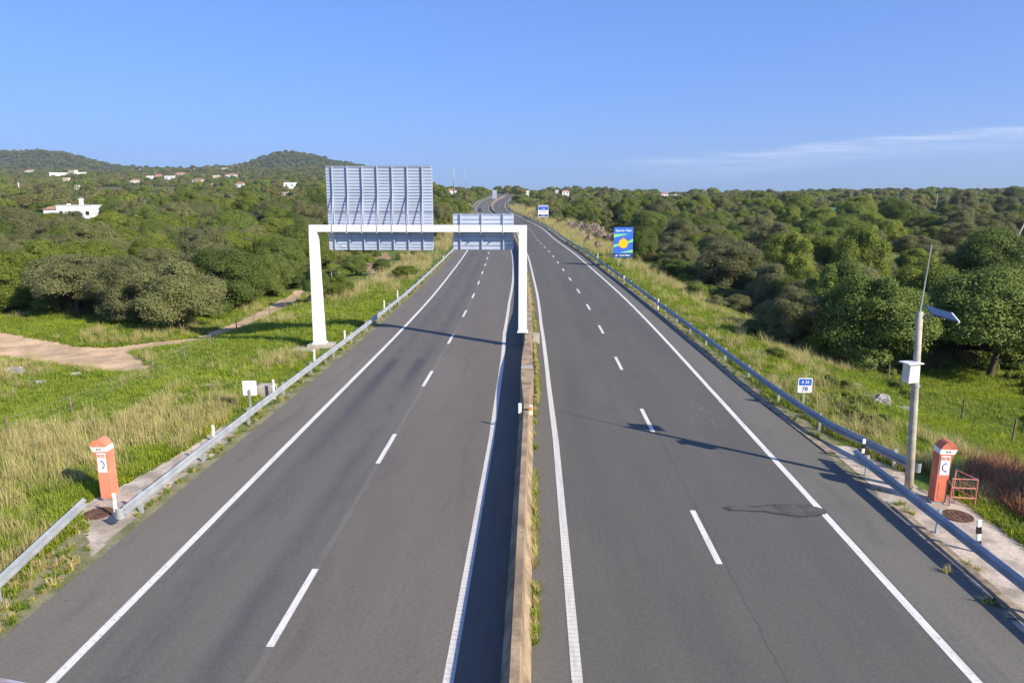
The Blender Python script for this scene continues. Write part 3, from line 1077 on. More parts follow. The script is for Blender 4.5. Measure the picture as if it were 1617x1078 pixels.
def sos(name_lab, x, y, s, mat, rz, sign):
    """s=+1: hood hooks to the right; -1: to the left"""
    z = h1(x, y)
    root = thing('emergency_phone', name_lab, 'emergency phone', (x, y, z), rz)
    prof = [(0, .12), (0, 1.60), (.008, 1.70), (.035, 1.79), (.08, 1.865), (.14, 1.925), (.21, 1.96), (.28, 1.965), (.35, 1.94), (.41, 1.90), (.46, 1.84), (.49, 1.77),
            (.44, 1.67), (.39, 1.55), (.355, 1.42), (.335, 1.2), (.325, .12)]
    mp = lambda a, b, d: ((a - .16) * s, d, b)
    wd = .19
    MB().prism(prof, mp, -wd, wd).build('body', mat, root)
    MB().box((-.04 * s, 0, .06), (.34, .34, .13)).build('plinth', M['galvdark'], root)
    # white band round the hood
    band = [(-.004, 1.60), (-.004, 1.66), (.010, 1.745), (.478, 1.745), (.455, 1.69), (.414, 1.60)]
    MB().prism(band, mp, -wd - .004, wd + .004).build('white_band', M['white'], root)
    dm = MB()
    for k in (.19, .27):
        dm.box(((k - .16) * s, -wd - .008, 1.675), (.035, .006, .045))
    dm.build('band_mark', M['black'], root)
    pl = MB().box(((.175 - .16) * s, -wd - .006, 1.26), (.26, .010, .60)).build('notice_plate', M['white'], root)
    text('sos_lettering', 'SOS', .13, M['otext'], pl, ((.175 - .16) * s, -wd - .016, 1.47), bold=.004)
    hb = MB()
    handset(hb, -.02 * s, 1.20, .13 * s, -wd - .016)
    hb.build('handset_symbol', M['dblue'], pl)
    if sign:
        MB().box(((.18 - .16) * s, -wd - .004, .45), (.20, .006, .50), bev=.0).build('service_door', M['orange'], root)
    return root


pL = at(171, 787, 0)
sos('faded orange emergency phone column on the left verge, by the gap in the guardrail', -12.76, 19.45, -1, M['orange2'], math.radians(2), False)
sos('orange emergency phone column with dirty hood on the right verge, beside the tall pole', 12.06, 20.05, 1, M['orange'], math.radians(-3), True)

# red tube handrail beside the right phone
r = thing('handrail', 'small faded red tube railing with three bars beside the right emergency phone', 'railing', (12.62, 19.75, h1(12.62, 19.75)), math.radians(-6))
mb = MB()
mb.tube([(-.32, 0, 0), (-.32, 0, .90), (.36, 0, .90), (.36, 0, 0)], .024)
for z in (.32, .62):
    mb.tube([(-.32, 0, z), (.36, 0, z)], .02)
mb.build('front_frame', M['pinkrail'], r)
mb = MB()
mb.tube([(.36, 0, .90), (.10, .75, .90), (.10, .75, 0)], .022)
mb.tube([(.36, 0, .62), (.10, .75, .62)], .018)
mb.tube([(.36, 0, .32), (.10, .75, .32)], .018)
mb.build('side_frame', M['pinkrail'], r)


def manhole(px, py, lab):
    p = at(px, py)
    z = h1(p.x, p.y) + .04
    mb = MB()
    n = 28
    vs = [(math.cos(a) * r_, math.sin(a) * r_, zz) for r_, zz in ((.40, 0), (.40, .03), (.36, .035), (.36, .028)) for a in np.linspace(0, 2 * math.pi, n + 1)[:-1]]
    fs = []
    for k in range(3):
        for i in range(n):
            fs.append((k * n + i, k * n + (i + 1) % n, (k + 1) * n + (i + 1) % n, (k + 1) * n + i))
    fs.append(tuple(range(3 * n, 4 * n)))
    mb.add(vs, fs)
    for a in (-.2, -.07, .07, .2):
        mb.box((a, 0, .033), (.03, .5, .008))
    o = mb.build('manhole_cover', M['rust'], loc=(p.x, p.y, z))
    tag(o, lab, 'manhole cover', 'manhole covers')


manhole(155, 811, 'round rusty manhole cover on the gravel below the left orange phone')
manhole(1512, 815, 'round rusty manhole cover on the gravel in front of the right orange phone')

# ------------------------------------------------------------------ telemetry pole
px_, py_ = 11.76, 21.03
root = thing('equipment_pole', 'tall leaning concrete pole with solar panels, cream cabinet and thin antenna on the right verge', 'pole', (px_, py_, h1(px_, py_)))
lean = -.30
L = lambda z: Vector((lean * z / 5.6, 0, z))
MB().tube([L(-.2), L(1.5), L(3.5), L(5.62)], [.128, .119, .104, .088], 14).build('shaft', M['mast'], root, smooth=True)
MB().tube([L(5.45), L(5.45) + Vector((.0, 0, .25)), L(5.45) + Vector((.10, 0, 2.15))], [.028, .024, .012], 6).build('antenna', M['galvp'], root)
c = MB()
c.box((-.42, -.12, 3.78), (.36, .30, .58), bev=.02, rz=.25)
cb = c.build('cabinet', M['cream'], root)
MB().box((-.45, -.14, 4.10), (.52, .42, .035), rz=.25).build('cabinet_roof', M['whited'], cb)
sp_ = MB()
tl_ = Matrix.Rotation(math.radians(16), 3, 'Y') @ Matrix.Rotation(math.radians(20), 3, 'X')
sp_.box((.16, .05, 5.62), (.42, .56, .035), tilt=tl_)
spo = sp_.build('solar_panel', M['solar'], root)
MB().box((.36, .05, 5.53), (.04, .54, .05), tilt=tl_).build('panel_frame', M['galvp'], spo)
sp_ = MB()
sp_.box((.57, .05, 5.50), (.42, .56, .035), tilt=tl_)
spo = sp_.build('solar_panel', M['solar'], root)
MB().box((.78, .05, 5.43), (.05, .56, .06), tilt=tl_).build('panel_frame', M['whited'], spo)
MB().tube([L(5.5) + Vector((0, .0, .02)), Vector((.62, .05, 5.43))], .022).box((-.28, 0, 5.56), (.16, .16, .05)).build('bracket', M['galvdark'], root)
MB().tube([L(3.35) + Vector((0, 0, -.02)), L(3.35) + Vector((0, 0, .03))], .135, 14).build('strap', M['galvdark'], root)

# ------------------------------------------------------------------ small signs
def rrect(x0, x1, z0, z1, r, seg=4):
    pts = []
    for (cx, cz, a0) in ((x1 - r, z1 - r, 0), (x0 + r, z1 - r, 90), (x0 + r, z0 + r, 180), (x1 - r, z0 + r, 270)):
        for k in range(seg + 1):
            a = math.radians(a0 + k * 90 / seg)
            pts.append((cx + r * math.cos(a), cz + r * math.sin(a)))
    return pts


YZ = lambda a, b, d: (a, d, b)
p = at(1268, 645)
z = h1(p.x, p.y)
root = thing('kilometre_sign', 'small blue and white kilometre sign reading A 22 78 on the right verge', 'road sign', (p.x, p.y, z))
MB().box((0, .03, .45), (.06, .04, .95)).build('post', M['galvp'], root)
pl = MB().prism(rrect(-.30, .30, .76, 1.40, .05), YZ, -.012, .012).build('plate', M['white'], root)
MB().prism(rrect(-.265, .265, 1.08, 1.365, .03), YZ, -.017, -.013).build('blue_field', M['blue'], pl)
text('lettering', 'A 22', .17, M['text'], pl, (0, -.020, 1.225), bold=.003)
text('lettering', '78', .26, M['dblue'], pl, (0, -.020, .92), bold=.004)

p = at(397, 650)
root = thing('kilometre_sign', 'blank white back of a small sign on a grey post, left verge', 'road sign', (p.x, p.y, h1(p.x, p.y)))
MB().box((0, -.03, .50), (.08, .045, 1.05)).build('post', M['galvdark'], root)
MB().prism(rrect(-.30, .30, .76, 1.40, .05), YZ, -.004, .012).build('plate', M['white'], root)
p = at(422, 622)
o = MB().box((0, 0, .2), (.80, .55, .60), bev=.03).build('concrete_block', M['conc2'], loc=(p.x, p.y, h1(p.x, p.y)))
tag(o, 'tan concrete block behind the blank white sign on the left verge', 'concrete block')
p = at(405, 640)

# billboard
p = at(983, 421)
gx, gy = p.x + .0, p.y
gz = h1(gx, gy)
root = thing('billboard', 'tall blue poster board with green stripes and an orange disc, right verge', 'billboard', (gx, gy, 0), math.radians(4))
for x in (-.58, .62):
    MB().tube([(x, .06, gz - .2), (x, .06, 4.6)], .055).build('leg', M['galvp'], root)
pan = MB().box((0, 0, 3.12), (2.50, .05, 3.86)).build('poster_panel', M['poster'], root)
y = -.030
x0, x1 = -1.25, 1.25


def poly(mb, pts, yy):
    return mb.add([(a, yy, b) for a, b in pts], [tuple(range(len(pts)))])


mb = MB()
poly(mb, [(x0, 4.20), (x0, 3.72), (0.75, 4.20)], y)
poly(mb, [(x0, 2.85), (x0, 2.50), (-.2, 2.78), (-.1, 3.05)], y)
poly(mb, [(.4, 2.95), (x1, 3.20), (x1, 3.60), (.5, 3.22)], y)
poly(mb, [(-.55, 1.78), (x1, 1.82), (x1, 2.20)], y)
mb.build('green_stripe', M['posterg'], pan)
mb = MB()
poly(mb, [(x0, 1.72), (x0, 1.22), (x1, 1.22), (x1, 1.72)], y - .002)
mb.build('lower_band', M['dblue'], pan)
mb = MB()
for rr, cx, cz, yy, mm in ((.62, 0, 2.98, y - .004, 'yorange'), (.55, 0, 2.98, y - .007, 'yellow')):
    q = MB()
    q.add([(cx + rr * math.cos(a), yy, cz + rr * math.sin(a)) for a in np.linspace(0, 2 * math.pi, 33)[:-1]], [tuple(range(32))])
    q.build('orange_disc', M[mm], pan)
q = MB()
for a, b, s_ in ((-.12, 3.12, .10), (.12, 3.2, .07), (.2, 2.82, .12), (-.25, 2.9, .06), (0, 3.0, .05)):
    poly(q, [(a - s_, b), (a, b - s_ * .7), (a + s_, b), (a, b + s_ * .7)], y - .010)
poly(q, [(-.1, 3.58), (.1, 3.58), (.14, 3.72), (-.14, 3.72)], y - .010)
q.build('disc_mark', M['yorange'], pan)
text('lettering', '5 Janeiro é Plano', .30, M['text'], pan, (0, y - .004, 4.62), bold=.012)
text('lettering', 'Via do Infante', .26, M['text'], pan, (.25, y - .006, 1.47), bold=.010)
q = MB()
poly(q, [(-1.1, 1.38), (-.72, 1.38), (-.66, 1.58), (-.85, 1.50)], y - .006)
q.build('logo_mark', M['text'], pan)

# service area sign further on
yy_ = 243.0
xx_ = float(XC(yy_)) + 13.0
xx_ = (858 - 845) * 8.82e-4 * yy_
gz = h1(xx_, yy_)
root = thing('service_sign', 'far blue and white services sign on two posts, right verge', 'road sign', (xx_, yy_, 0))
for x in (-.9, .9):
    MB().tube([(x, .08, gz - .3), (x, .08, 5.6)], .06).build('post', M['galvp'], root)
pan = MB().prism(rrect(-1.75, 1.75, 1.95, 6.0, .12), YZ, -.03, .03).build('sign_panel', M['white'], root)
MB().prism(rrect(-1.62, 1.62, 4.35, 5.80, .08), YZ, -.045, -.031).build('blue_field', M['blue'], pan)
MB().prism(rrect(-1.62, 1.62, 2.15, 2.85, .06), YZ, -.045, -.031).build('lower_field', M['dblue'], pan)
text('lettering', 'Área de Serviço', .42, M['text'], pan, (0, -.05, 5.45), bold=.01)
text('lettering', 'Loulé', .46, M['text'], pan, (0, -.05, 4.75), bold=.01)
text('lettering', '10 km', .40, M['text'], pan, (0, -.05, 2.5), bold=.01)
q = MB()
poly(q, [(-1.15, 3.35), (-.75, 3.35), (-.85, 3.9)], -.04)
poly(q, [(-.25, 3.55), (.05, 3.55), (.05, 3.95), (-.15, 3.95)], -.04)
q.build('pictogram', M['black'], pan)
q = MB()
poly(q, [(.45, 3.5), (.75, 3.5), (.75, 3.9), (.45, 3.9)], -.04)
q.build('pictogram', M['rust'], pan)

# far signs seen from behind
def far_panel(name, lab, px, Y, w_, z0, z1, mat, rib):
    x = (px - 845) * 8.82e-4 * Y
    gz_ = h1(x, Y)
    root = thing(name, lab, 'road sign', (x, Y, gz_))
    for a in (-w_ * .3, w_ * .3):
        MB().tube([(a, .1, -.5), (a, .1, z1 - .3)], .09, 6).build('post', M['galvp'], root)
    pan = MB().box((0, 0, (z0 + z1) / 2), (w_, .06, z1 - z0)).build('sign_panel', mat, root)
    if rib:
        q = MB()
        k = z0 + .3
        while k < z1:
            q.box((0, -.05, k), (w_, .05, .05)); k += .45
        for a in (-w_ * .3, 0, w_ * .3):
            q.box((a, -.08, (z0 + z1) / 2), (.08, .10, z1 - z0))
        q.build('rib', M['alu'], pan)


far_panel('direction_sign', 'far tall grey ribbed sign back left of the bend in the motorway', 781, 565, 3.4, .9, 7.6, M['alu'], True)
far_panel('direction_sign', 'far small white sign right of the bend in the motorway', 818.5, 560, 2.9, .9, 3.3, M['whited'], False)


# ------------------------------------------------------------------ delineators
def delineator(px, py, lab, black=False, hgt=.85, face=1, tilt=0):
    p = at(px, py)
    z = h1(p.x, p.y)
    root = thing('delineator_post', lab, 'delineator', (p.x, p.y, z), 0, 'white marker posts along the verges')
    root.rotation_euler = (0, tilt, 0)
    MB().box((0, 0, hgt / 2 - .05), (.11, .05, hgt + .1), bev=.02).build('post', M['white'], root)
    if black:
        MB().box((0, 0, hgt * .70), (.114, .054, hgt * .20)).build('band', M['black'], root)
        MB().box((0, 0, hgt * .34), (.114, .054, hgt * .12)).build('band', M['black'], root)
    else:
        MB().box((0, -.03, hgt * .82), (.055, .012, .14)).build('reflector', M['whited'], root)


dl = [(184, 818, 'white marker post at the curled end of the left guardrail, by the orange phone', False, .80),
      (338, 696, 'white marker post standing against the left guardrail, second from the camera', False, .66),
      (433, 628, 'white marker post just right of the concrete block on the left verge', False, .9),
      (497, 576, 'white marker post in front of the gantry footing', False, .9),
      (545, 543, 'white marker post behind the rail just right of the gantry left post', False, .9),
      (607, 492, 'white marker post on the left verge beyond the gantry post', False, .95),
      (628, 475, 'white marker post on the left verge, one beyond the gantry shadow', False, .95),
      (700, 413, 'tiny white marker post on the left verge near the panels', False, .9),
      (1545, 872, 'black and white banded marker post leaning by the near right guardrail', True, .95),
      (1361, 728, 'black and white banded marker post between the two right guardrails', True, .85),
      (1039, 488, 'white marker post on the grass behind the right guardrail', False, .9),
      (985, 448, 'tiny white marker post on the right verge below the billboard', False, .9),
      (944, 409, 'tiny white marker post on the right verge left of the billboard', False, .9)]
for a, b, lab, bl, hg in dl:
    delineator(a, b, lab, bl, hg, tilt=math.radians(-6) if a == 1545 else 0)


# ------------------------------------------------------------------ poles and wires
def simple_pole(name, lab, px, py, hpx, r0, mat, lean=0, group=None, arm=False, Y=None):
    p = hit(px, py)
    if Y:
        p = Vector(((px - 845) * 8.82e-4 * Y, Y, H - (py - 310) * 8.64e-4 * Y))
    sc_ = p.y * .98 / FPX
    hh = hpx * sc_
    root = thing(name, lab, 'pole', (p.x, p.y, p.z), 0, group)
    MB().tube([(0, 0, -.3), (lean * sc_ * .5, 0, hh / 2), (lean * sc_, 0, hh)], [r0, r0 * .85, r0 * .7], 7).build('shaft', mat, root, smooth=True)
    if arm:
        MB().box((lean * sc_, 0, hh - .4), (1.3, .1, .12)).build('crossarm', mat, root)
    return p, hh


pA, hA = simple_pole('utility_pole', 'weathered wooden pole carrying the wires over the left trees', 304, 392, 42, .13, M['wood'], -4)
pB, hB = simple_pole('utility_pole', 'wooden pole at the left edge of the photo, carrying the sagging wires', 58, 400, 38, .13, M['wood'], 0)
wr = MB()
for dz_ in (.0, -.55):
    a = Vector((pA.x - .3, pA.y, pA.z + hA * .62 + dz_)); b = Vector((pB.x, pB.y, pB.z + hB + dz_))
    wr.tube([a.lerp(b, k / 16) - Vector((0, 0, 1.4 * 4 * (k / 16) * (1 - k / 16))) for k in range(17)], .028, 5)
o = wr.build('overhead_wire', M['black'])
tag(o, 'two dark wires sagging between the wooden poles over the left trees', 'wire')
for px, py, hp, lean in ((1297, 334, 24, 0), (1343, 332, 27, 0), (1372, 334, 28, 0), (1416, 330, 25, 0), (1477, 335, 28, 0), (1535, 330, 24, 0)):
    simple_pole('utility_pole', 'thin pale pole sticking out of the scrub on the far right', px, py, hp, .16, M['mast'], lean, 'pale poles far off on the right')
simple_pole('utility_pole', 'tall leaning pale pole near the right edge of the photo', 1588, 412, 62, .16, M['mast'], 22)
for px, py, hp in ((91, 300, 10), (150, 298, 7), (226, 299, 8), (322, 286, 12), (246, 284, 14)):
    simple_pole('utility_pole', 'thin pale pole among the far houses on the left slope', px, py, hp, .25, M['mast'], 0, 'pale poles far off on the left')
simple_pole('radio_mast', 'thick dark mast on the rise left of the motorway bend', 716.5, 304, 41, .50, M['galvdark'], Y=540)
simple_pole('radio_mast', 'thin pale mast just right of the thick mast', 735, 304, 39, .16, M['galvp'], Y=540)
p, hh = simple_pole('monument_pole', 'white post with a small cross arm on the far left', 32, 312, 24, .45, M['whited'], 0, None, True)

# ------------------------------------------------------------------ fences
def fence(lab, pts, hgt, mat, wires=True):
    root = thing('post_fence', lab, 'fence')
    ps = [hit(a, b) for a, b in pts]
    for q in ps:
        MB().tube([(q.x, q.y, q.z - .2), (q.x + random.uniform(-.05, .05), q.y, q.z + hgt)], [.045, .036], 7).build('post', mat, root)
    if wires:
        w_ = MB()
        for k in (.35, .65, .92):
            for a, b in zip(ps[:-1], ps[1:]):
                w_.tube([a + Vector((0, 0, hgt * k)), (a + b) / 2 + Vector((0, 0, hgt * k - .06)), b + Vector((0, 0, hgt * k))], .004, 4)
        w_.build('wire', M['galvdark'], root)


fence('old wire fence with short posts beside the dirt track', [(15, 692), (115, 655), (242, 591), (293, 571), (333, 550), (374, 520), (402, 513), (426, 500), (452, 487), (487, 470)], .95, M['wood'])
fence('short dark fence in front of bushes behind the gantry post', [(512, 458), (525, 452), (537, 450)], 1.6, M['galvdark'])
fence('thin wire fence posts in the green field on the right', [(1133, 468), (1250, 548), (1402, 607), (1518, 665), (1597, 702)], 1.2, M['wood'])


# ------------------------------------------------------------------ rocks
def rock(px, py, wpx, hpx, lab, mat='rock', seed=0, name='boulder', cat='rock', group=None):
    p = hit(px, py)
    s_ = p.y * .98 / FPX
    bm = bmesh.new()
    bmesh.ops.create_icosphere(bm, subdivisions=4, radius=1)
    r = np.random.default_rng(seed)
    pl = [(Vector(r.normal(size=3)).normalized(), r.uniform(.55, .9)) for _ in range(14)]
    for v in bm.verts:
        d = v.co.normalized()
        rr = 1.0
        for n_, k in pl:
            c_ = d.dot(n_)
            if c_ > 0:
                rr = min(rr, k / c_)
        co = d * rr
        f = 1 + .05 * math.sin(co.x * 9 + seed) * math.sin(co.y * 11) + .04 * math.sin(co.z * 17 + co.x * 13)
        v.co = Vector((co.x * wpx / 2 * s_ * f * 1.25, co.y * wpx / 2.6 * s_ * f, co.z * hpx * .75 * s_ * f))
    me = bpy.data.meshes.new(name)
    bm.to_mesh(me); bm.free()
    me.materials.append(M[mat])
    o = bpy.data.objects.new(name, me)
    o.location = (p.x, p.y, p.z + hpx * s_ * .22)
    link(o)
    tag(o, lab, cat, group)


for i, (a, b, w_, h_, lab) in enumerate([
        (22, 590, 42, 16, 'long pale boulder in dry grass at the left edge of the photo'),
        (66, 607, 24, 9, 'small white boulder on the grass below the dirt track'),
        (121, 594, 18, 8, 'small pale rock at the lower edge of the dirt track'),
        (332, 612, 18, 8, 'pale rock half buried in the grass left of the blank sign'),
        (288, 628, 16, 8, 'grey rock half buried in the grass above the left orange phone'),
        (430, 467, 20, 9, 'pale flat boulder beside the upper end of the dirt track'),
        (398, 563, 8, 4, 'small white stone on the grass left of the gantry footing'),
        (1388, 640, 30, 22, 'large grey boulder in green herbs behind the right guardrail'),
        (1424, 648, 34, 9, 'low flat grey rock just right of the large boulder'),
        (1345, 610, 26, 6, 'low rock in the dry grass behind the kilometre sign'),
        (1440, 662, 14, 8, 'small grey stone under the low flat rock, by the concrete pole'),
        (583, 477, 8, 3, 'white stone on the slope behind the left guardrail, nearest the rail'),
        (512, 413, 12, 5, 'white stone in the scrub just right of the gantry left post'),
        (528, 413, 10, 5, 'second white stone in the scrub right of the gantry left post')]):
    rock(a, b, w_, h_, lab, seed=i)
oc = [(900, 362, 24, 14), (912, 366, 22, 18), (926, 371, 20, 24), (938, 377, 18, 26), (950, 383, 18, 28), (962, 387, 20, 20), (932, 386, 16, 16), (946, 395, 16, 16), (918, 376, 16, 14)]
for i, (a, b, w_, h_) in enumerate(oc):
    rock(a, b, w_, h_, 'brown broken rock of the outcrop behind the right guardrail', 'outcrop', 40 + i, 'rock_outcrop', 'rock', 'rocks of the brown outcrop on the right')


# ------------------------------------------------------------------ houses
HOUSES = []


def house(lab, px, pyb, wpx, hpx, wall='wall', roof='flat', depth=.7, rz=0, Y=None, nwin=3, chim=False, name='house', cat='house', group=None, sink=1.0):
    if Y is None:
        p = hit(px, pyb)
    else:
        x = (px - 845) * 8.82e-4 * Y
        p = Vector((x, Y, h1(x, Y)))
    s_ = p.y * .98 / FPX
    w_, hh = wpx * s_, hpx * s_
    zb = H - (pyb - 310) * 8.64e-4 * p.y
    HOUSES.append((px, pyb, wpx, p.y, hpx))
    d = w_ * depth
    root = thing(name, lab, cat, (p.x, p.y + d / 2, zb), rz, group)
    rh = 0 if roof == 'flat' else min(hh * .35, w_ * .2)
    wl = MB().box((0, 0, (hh - rh) / 2 - sink), (w_, d, hh - rh + 2 * sink)).build('wall', M[wall], root)
    if roof == 'flat':
        MB().box((0, 0, hh + .12), (w_ + .25, d + .25, .24)).build('roof', M[wall], root)
    else:
        e = .35
        a, b, z0_ = w_ / 2 + e, d / 2 + e, hh - rh
        rm = MB().add([(-a, -b, z0_), (a, -b, z0_), (a, b, z0_), (-a, b, z0_), (-a * .5, 0, hh), (a * .5, 0, hh)],
                      [(0, 1, 5, 4), (2, 3, 4, 5), (0, 4, 3), (1, 2, 5), (0, 3, 2, 1)])
        rm.build('roof', M['tile'] if roof == 'tile' else M[roof], root)
    wn = max(1, nwin)
    for k in range(wn):
        x = -w_ / 2 + w_ * (k + .5) / wn
        wi = MB().box((x, -d / 2 - .01, (hh - rh) * .55), (min(1.3, w_ / wn * .4), .08, min(1.4, (hh - rh) * .4))).build('window', M['glass'], root)
    if chim:
        cm = MB().box((w_ * .12, -d * .2, hh + 1.0), (1.0, 1.0, 2.0)).box((w_ * .12, -d * .2, hh + 2.3), (1.3, 1.3, .5))
        co = cm.build('chimney', M[wall], root)
        MB().box((w_ * .12, -d * .2, hh + 2.85), (.7, .7, .6)).build('chimney_cap', M['galvdark'], co)
        MB().box((-w_ * .25, -d * .2, hh + .4), (.9, .9, .8)).build('roof_vent', M[wall], root)
    return root


house('nearest white flat-roofed house with a tall chimney, left side', 99, 352, 58, 26, Y=262, nwin=4, chim=True, depth=.6)
house('white annex with a small roof just right of the chimney house', 142, 353, 20, 15, Y=258, roof='flat', nwin=1)
house('low white wing with an orange gable, just left of the chimney house', 60, 352, 24, 25, Y=268, roof='tile', nwin=1)
house('long white house half hidden by trees at the left edge', 14, 350, 26, 13, Y=285, nwin=3, depth=.4)
FH = [(10, 259, 16, 6, 'wall', 'flat', 'white house on the first hill at the left edge'),
      (46, 274, 17, 7, 'wall', 'tile', 'white house below the first hill, left of the white cluster'),
      (90, 281, 30, 9, 'wall', 'flat', 'long white house of the cluster under the first hill'),
      (114, 277, 15, 9, 'wallcream', 'flat', 'cream house at the right end of the cluster under the first hill'),
      (128, 277, 14, 5, 'wall', 'flat', 'low white house right of the cream one under the first hill'),
      (104, 288, 12, 7, 'wallcream', 'flat', 'cream shed just below the white cluster'),
      (122, 299, 11, 6, 'wallcream', 'flat', 'small pale shed below the cluster, left of the dry field'),
      (173, 270, 20, 5, 'wall', 'tile', 'white house on the skyline right of the first hill'),
      (149, 271, 12, 4, 'wall', 'flat', 'small white house on the skyline left of the long one'),
      (213, 291, 18, 9, 'wall', 'tile', 'white house with a tiled roof lower on the slope between the hills'),
      (218, 271, 12, 4, 'wall', 'flat', 'tiny white house on the skyline between the hills'),
      (236, 283, 12, 5, 'wall', 'flat', 'small white house left of the orange one between the hills'),
      (250, 281, 12, 6, 'wallor', 'tile', 'orange house in the row between the two hills'),
      (268, 284, 20, 6, 'wall', 'flat', 'white house right of the orange one between the two hills'),
      (284, 279, 20, 7, 'wallcream', 'tile', 'pale house with red roof, upper end of the row between the hills'),
      (312, 289, 22, 7, 'wallcream', 'tile', 'pale house at the foot of the second hill, left side'),
      (305, 270, 8, 4, 'wall', 'flat', 'tiny white house on the saddle left of the second hill'),
      (352, 269, 15, 4, 'wallcream', 'flat', 'tiny cream house on the saddle beside the second hill'),
      (341, 281, 12, 4, 'wallcream', 'flat', 'small pale house low on the second hill, left side'),
      (366, 281, 26, 7, 'wall', 'tile', 'white house on the lower slope of the second hill'),
      (379, 296, 17, 9, 'wall', 'tile', 'white gabled house below the second hill'),
      (337, 294, 9, 4, 'wallcream', 'flat', 'tiny pale shed left of the white gabled house'),
      (457, 298, 22, 10, 'wall', 'flat', 'white house among trees left of the large sign panel'),
      (450, 309, 14, 5, 'wallcream', 'flat', 'tan shed just below the white house left of the large panel'),
      (712, 308, 22, 10, 'wall', 'tile', 'white house with red roof between the two sign panels'),
      (833, 308, 6, 6, 'wall', 'flat', 'small white house on the skyline right of the bend'),
      (879, 308, 6, 7, 'wall', 'flat', 'white house on the skyline, left of the pair behind the services sign'),
      (893, 308, 13, 8, 'wall', 'tile', 'white house with pale roof, right of the pair behind the services sign'),
      (1048, 312, 14, 7, 'wall', 'tile', 'white house with red roof on the right skyline'),
      (1066, 313, 18, 5, 'wall', 'flat', 'long low white house right of the red-roofed one'),
      (1376, 337, 14, 5, 'wall', 'flat', 'white shed right of the green warehouse'),
      (1598, 334, 22, 8, 'wallor', 'flat', 'orange building near the right edge of the photo')]
for a, b, w_, h_, wl, rf, lab in FH:
    Yf = None
    if b < 300 and a < 420:
        Yf = 2300 if b < 273 else None
    if 800 < a < 900:
        Yf = 800
    if a > 1000:
        Yf = 1000 if b < 320 else None
    house(lab, a, b, w_ * .82, h_ * (1.05 if h_ < 8 else .95), wl, rf, .6, random.uniform(-.3, .3), Y=Yf, nwin=2, group='scattered far houses', sink=8 if b < 300 else 3)
house('long green sheet metal warehouse in the scrub on the far right', 1310, 337, 48, 9, 'wallgreen', 'wallgreen', .5, 0, nwin=4, name='warehouse', cat='warehouse')
house('lower green shed at the right end of the green warehouse', 1342, 337, 20, 7, 'wallgreen', 'wallgreen', .5, 0, nwin=1, name='warehouse', cat='shed')
house('dark blue shed in the scrub on the far right', 1462, 339, 20, 7, 'wallblue', 'wallblue', .5, 0, nwin=1, name='warehouse', cat='shed')

# ------------------------------------------------------------------ car
Yc = 383.0
xc_ = float(XC(Yc)) - 6.9
root = thing('parked_car' if False else 'car', 'small dark car coming down the left carriageway before the bend', 'car', (xc_, Yc, float(ZR(Yc)) + .005))
pr = [(-2.15, .35), (-2.15, .75), (-1.95, .92), (-1.2, 1.0), (-.55, 1.42), (.75, 1.45), (1.55, 1.02), (2.1, .92), (2.15, .35)]
MB().prism(pr, lambda a, b, d: (d, a, b), -.86, .86).build('body', M['car'], root)
MB().prism([(-1.16, 1.03), (-.60, 1.37), (.7, 1.40), (1.35, 1.06)], lambda a, b, d: (d, a, b), -.872, .872).build('side_window', M['glass'], root)
MB().add([(-.72, -1.20, 1.03), (.72, -1.20, 1.03), (.62, -.60, 1.40), (-.62, -.60, 1.40)], [(0, 1, 2, 3)]).build('windscreen', M['glass'], root)
for sx in (-1, 1):
    for yy2 in (-1.35, 1.35):
        MB().tube([(sx * .74, yy2, .33), (sx * .90, yy2, .33)], .33, 16).build('wheel', M['rubber'], root)
    MB().box((sx * .6, -2.16, .68), (.34, .04, .14)).build('headlight', M['lamp'], root)

# ------------------------------------------------------------------ overpass the camera stands on
ud = Vector((-math.sin(math.radians(78)), math.cos(math.radians(78)), 0))
nd = Vector((ud.y * -1, ud.x, 0)) * -1
c0 = Vector((0.0, .545, H - .562))
root = thing('overpass_railing', 'rust-stained white rail top in the bottom left corner of the photo', 'railing')
MB().tube([c0 - ud * 14, c0 + ud * 14], .028, 10).build('top_rail', M['ropered'], root)
for k in range(-6, 7):
    b = c0 + ud * (k * 2.2 + 1.1)
    MB().box((b.x, b.y, b.z - .50), (.05, .05, .94), rz=math.radians(12)).build('post', M['ropered'], root)
dk = MB().box((-nd.x * 4.0 * -1 * -1, .5 - 4.1, H - 1.62), (30, 8.0, .9), rz=math.radians(-12))
struct(dk.build('overpass_deck', M['conc2']))

# ------------------------------------------------------------------ foliage generators
def quads(C, N, sx, sy, r, twist=True):
    n = len(C)
    N = N / np.maximum(np.linalg.norm(N, axis=1, keepdims=True), 1e-6)
    A = r.normal(size=(n, 3))
    A -= N * (A * N).sum(1, keepdims=True)
    A /= np.maximum(np.linalg.norm(A, axis=1, keepdims=True), 1e-6)
    B = np.cross(N, A)
    sx = np.asarray(sx).reshape(-1, 1); sy = np.asarray(sy).reshape(-1, 1)
    bend = N * sx * .25
    V = np.stack([C - A * sx - bend, C - B * sy, C + A * sx - bend, C + B * sy], 1).reshape(-1, 3)
    return V, np.arange(4 * n).reshape(n, 4)


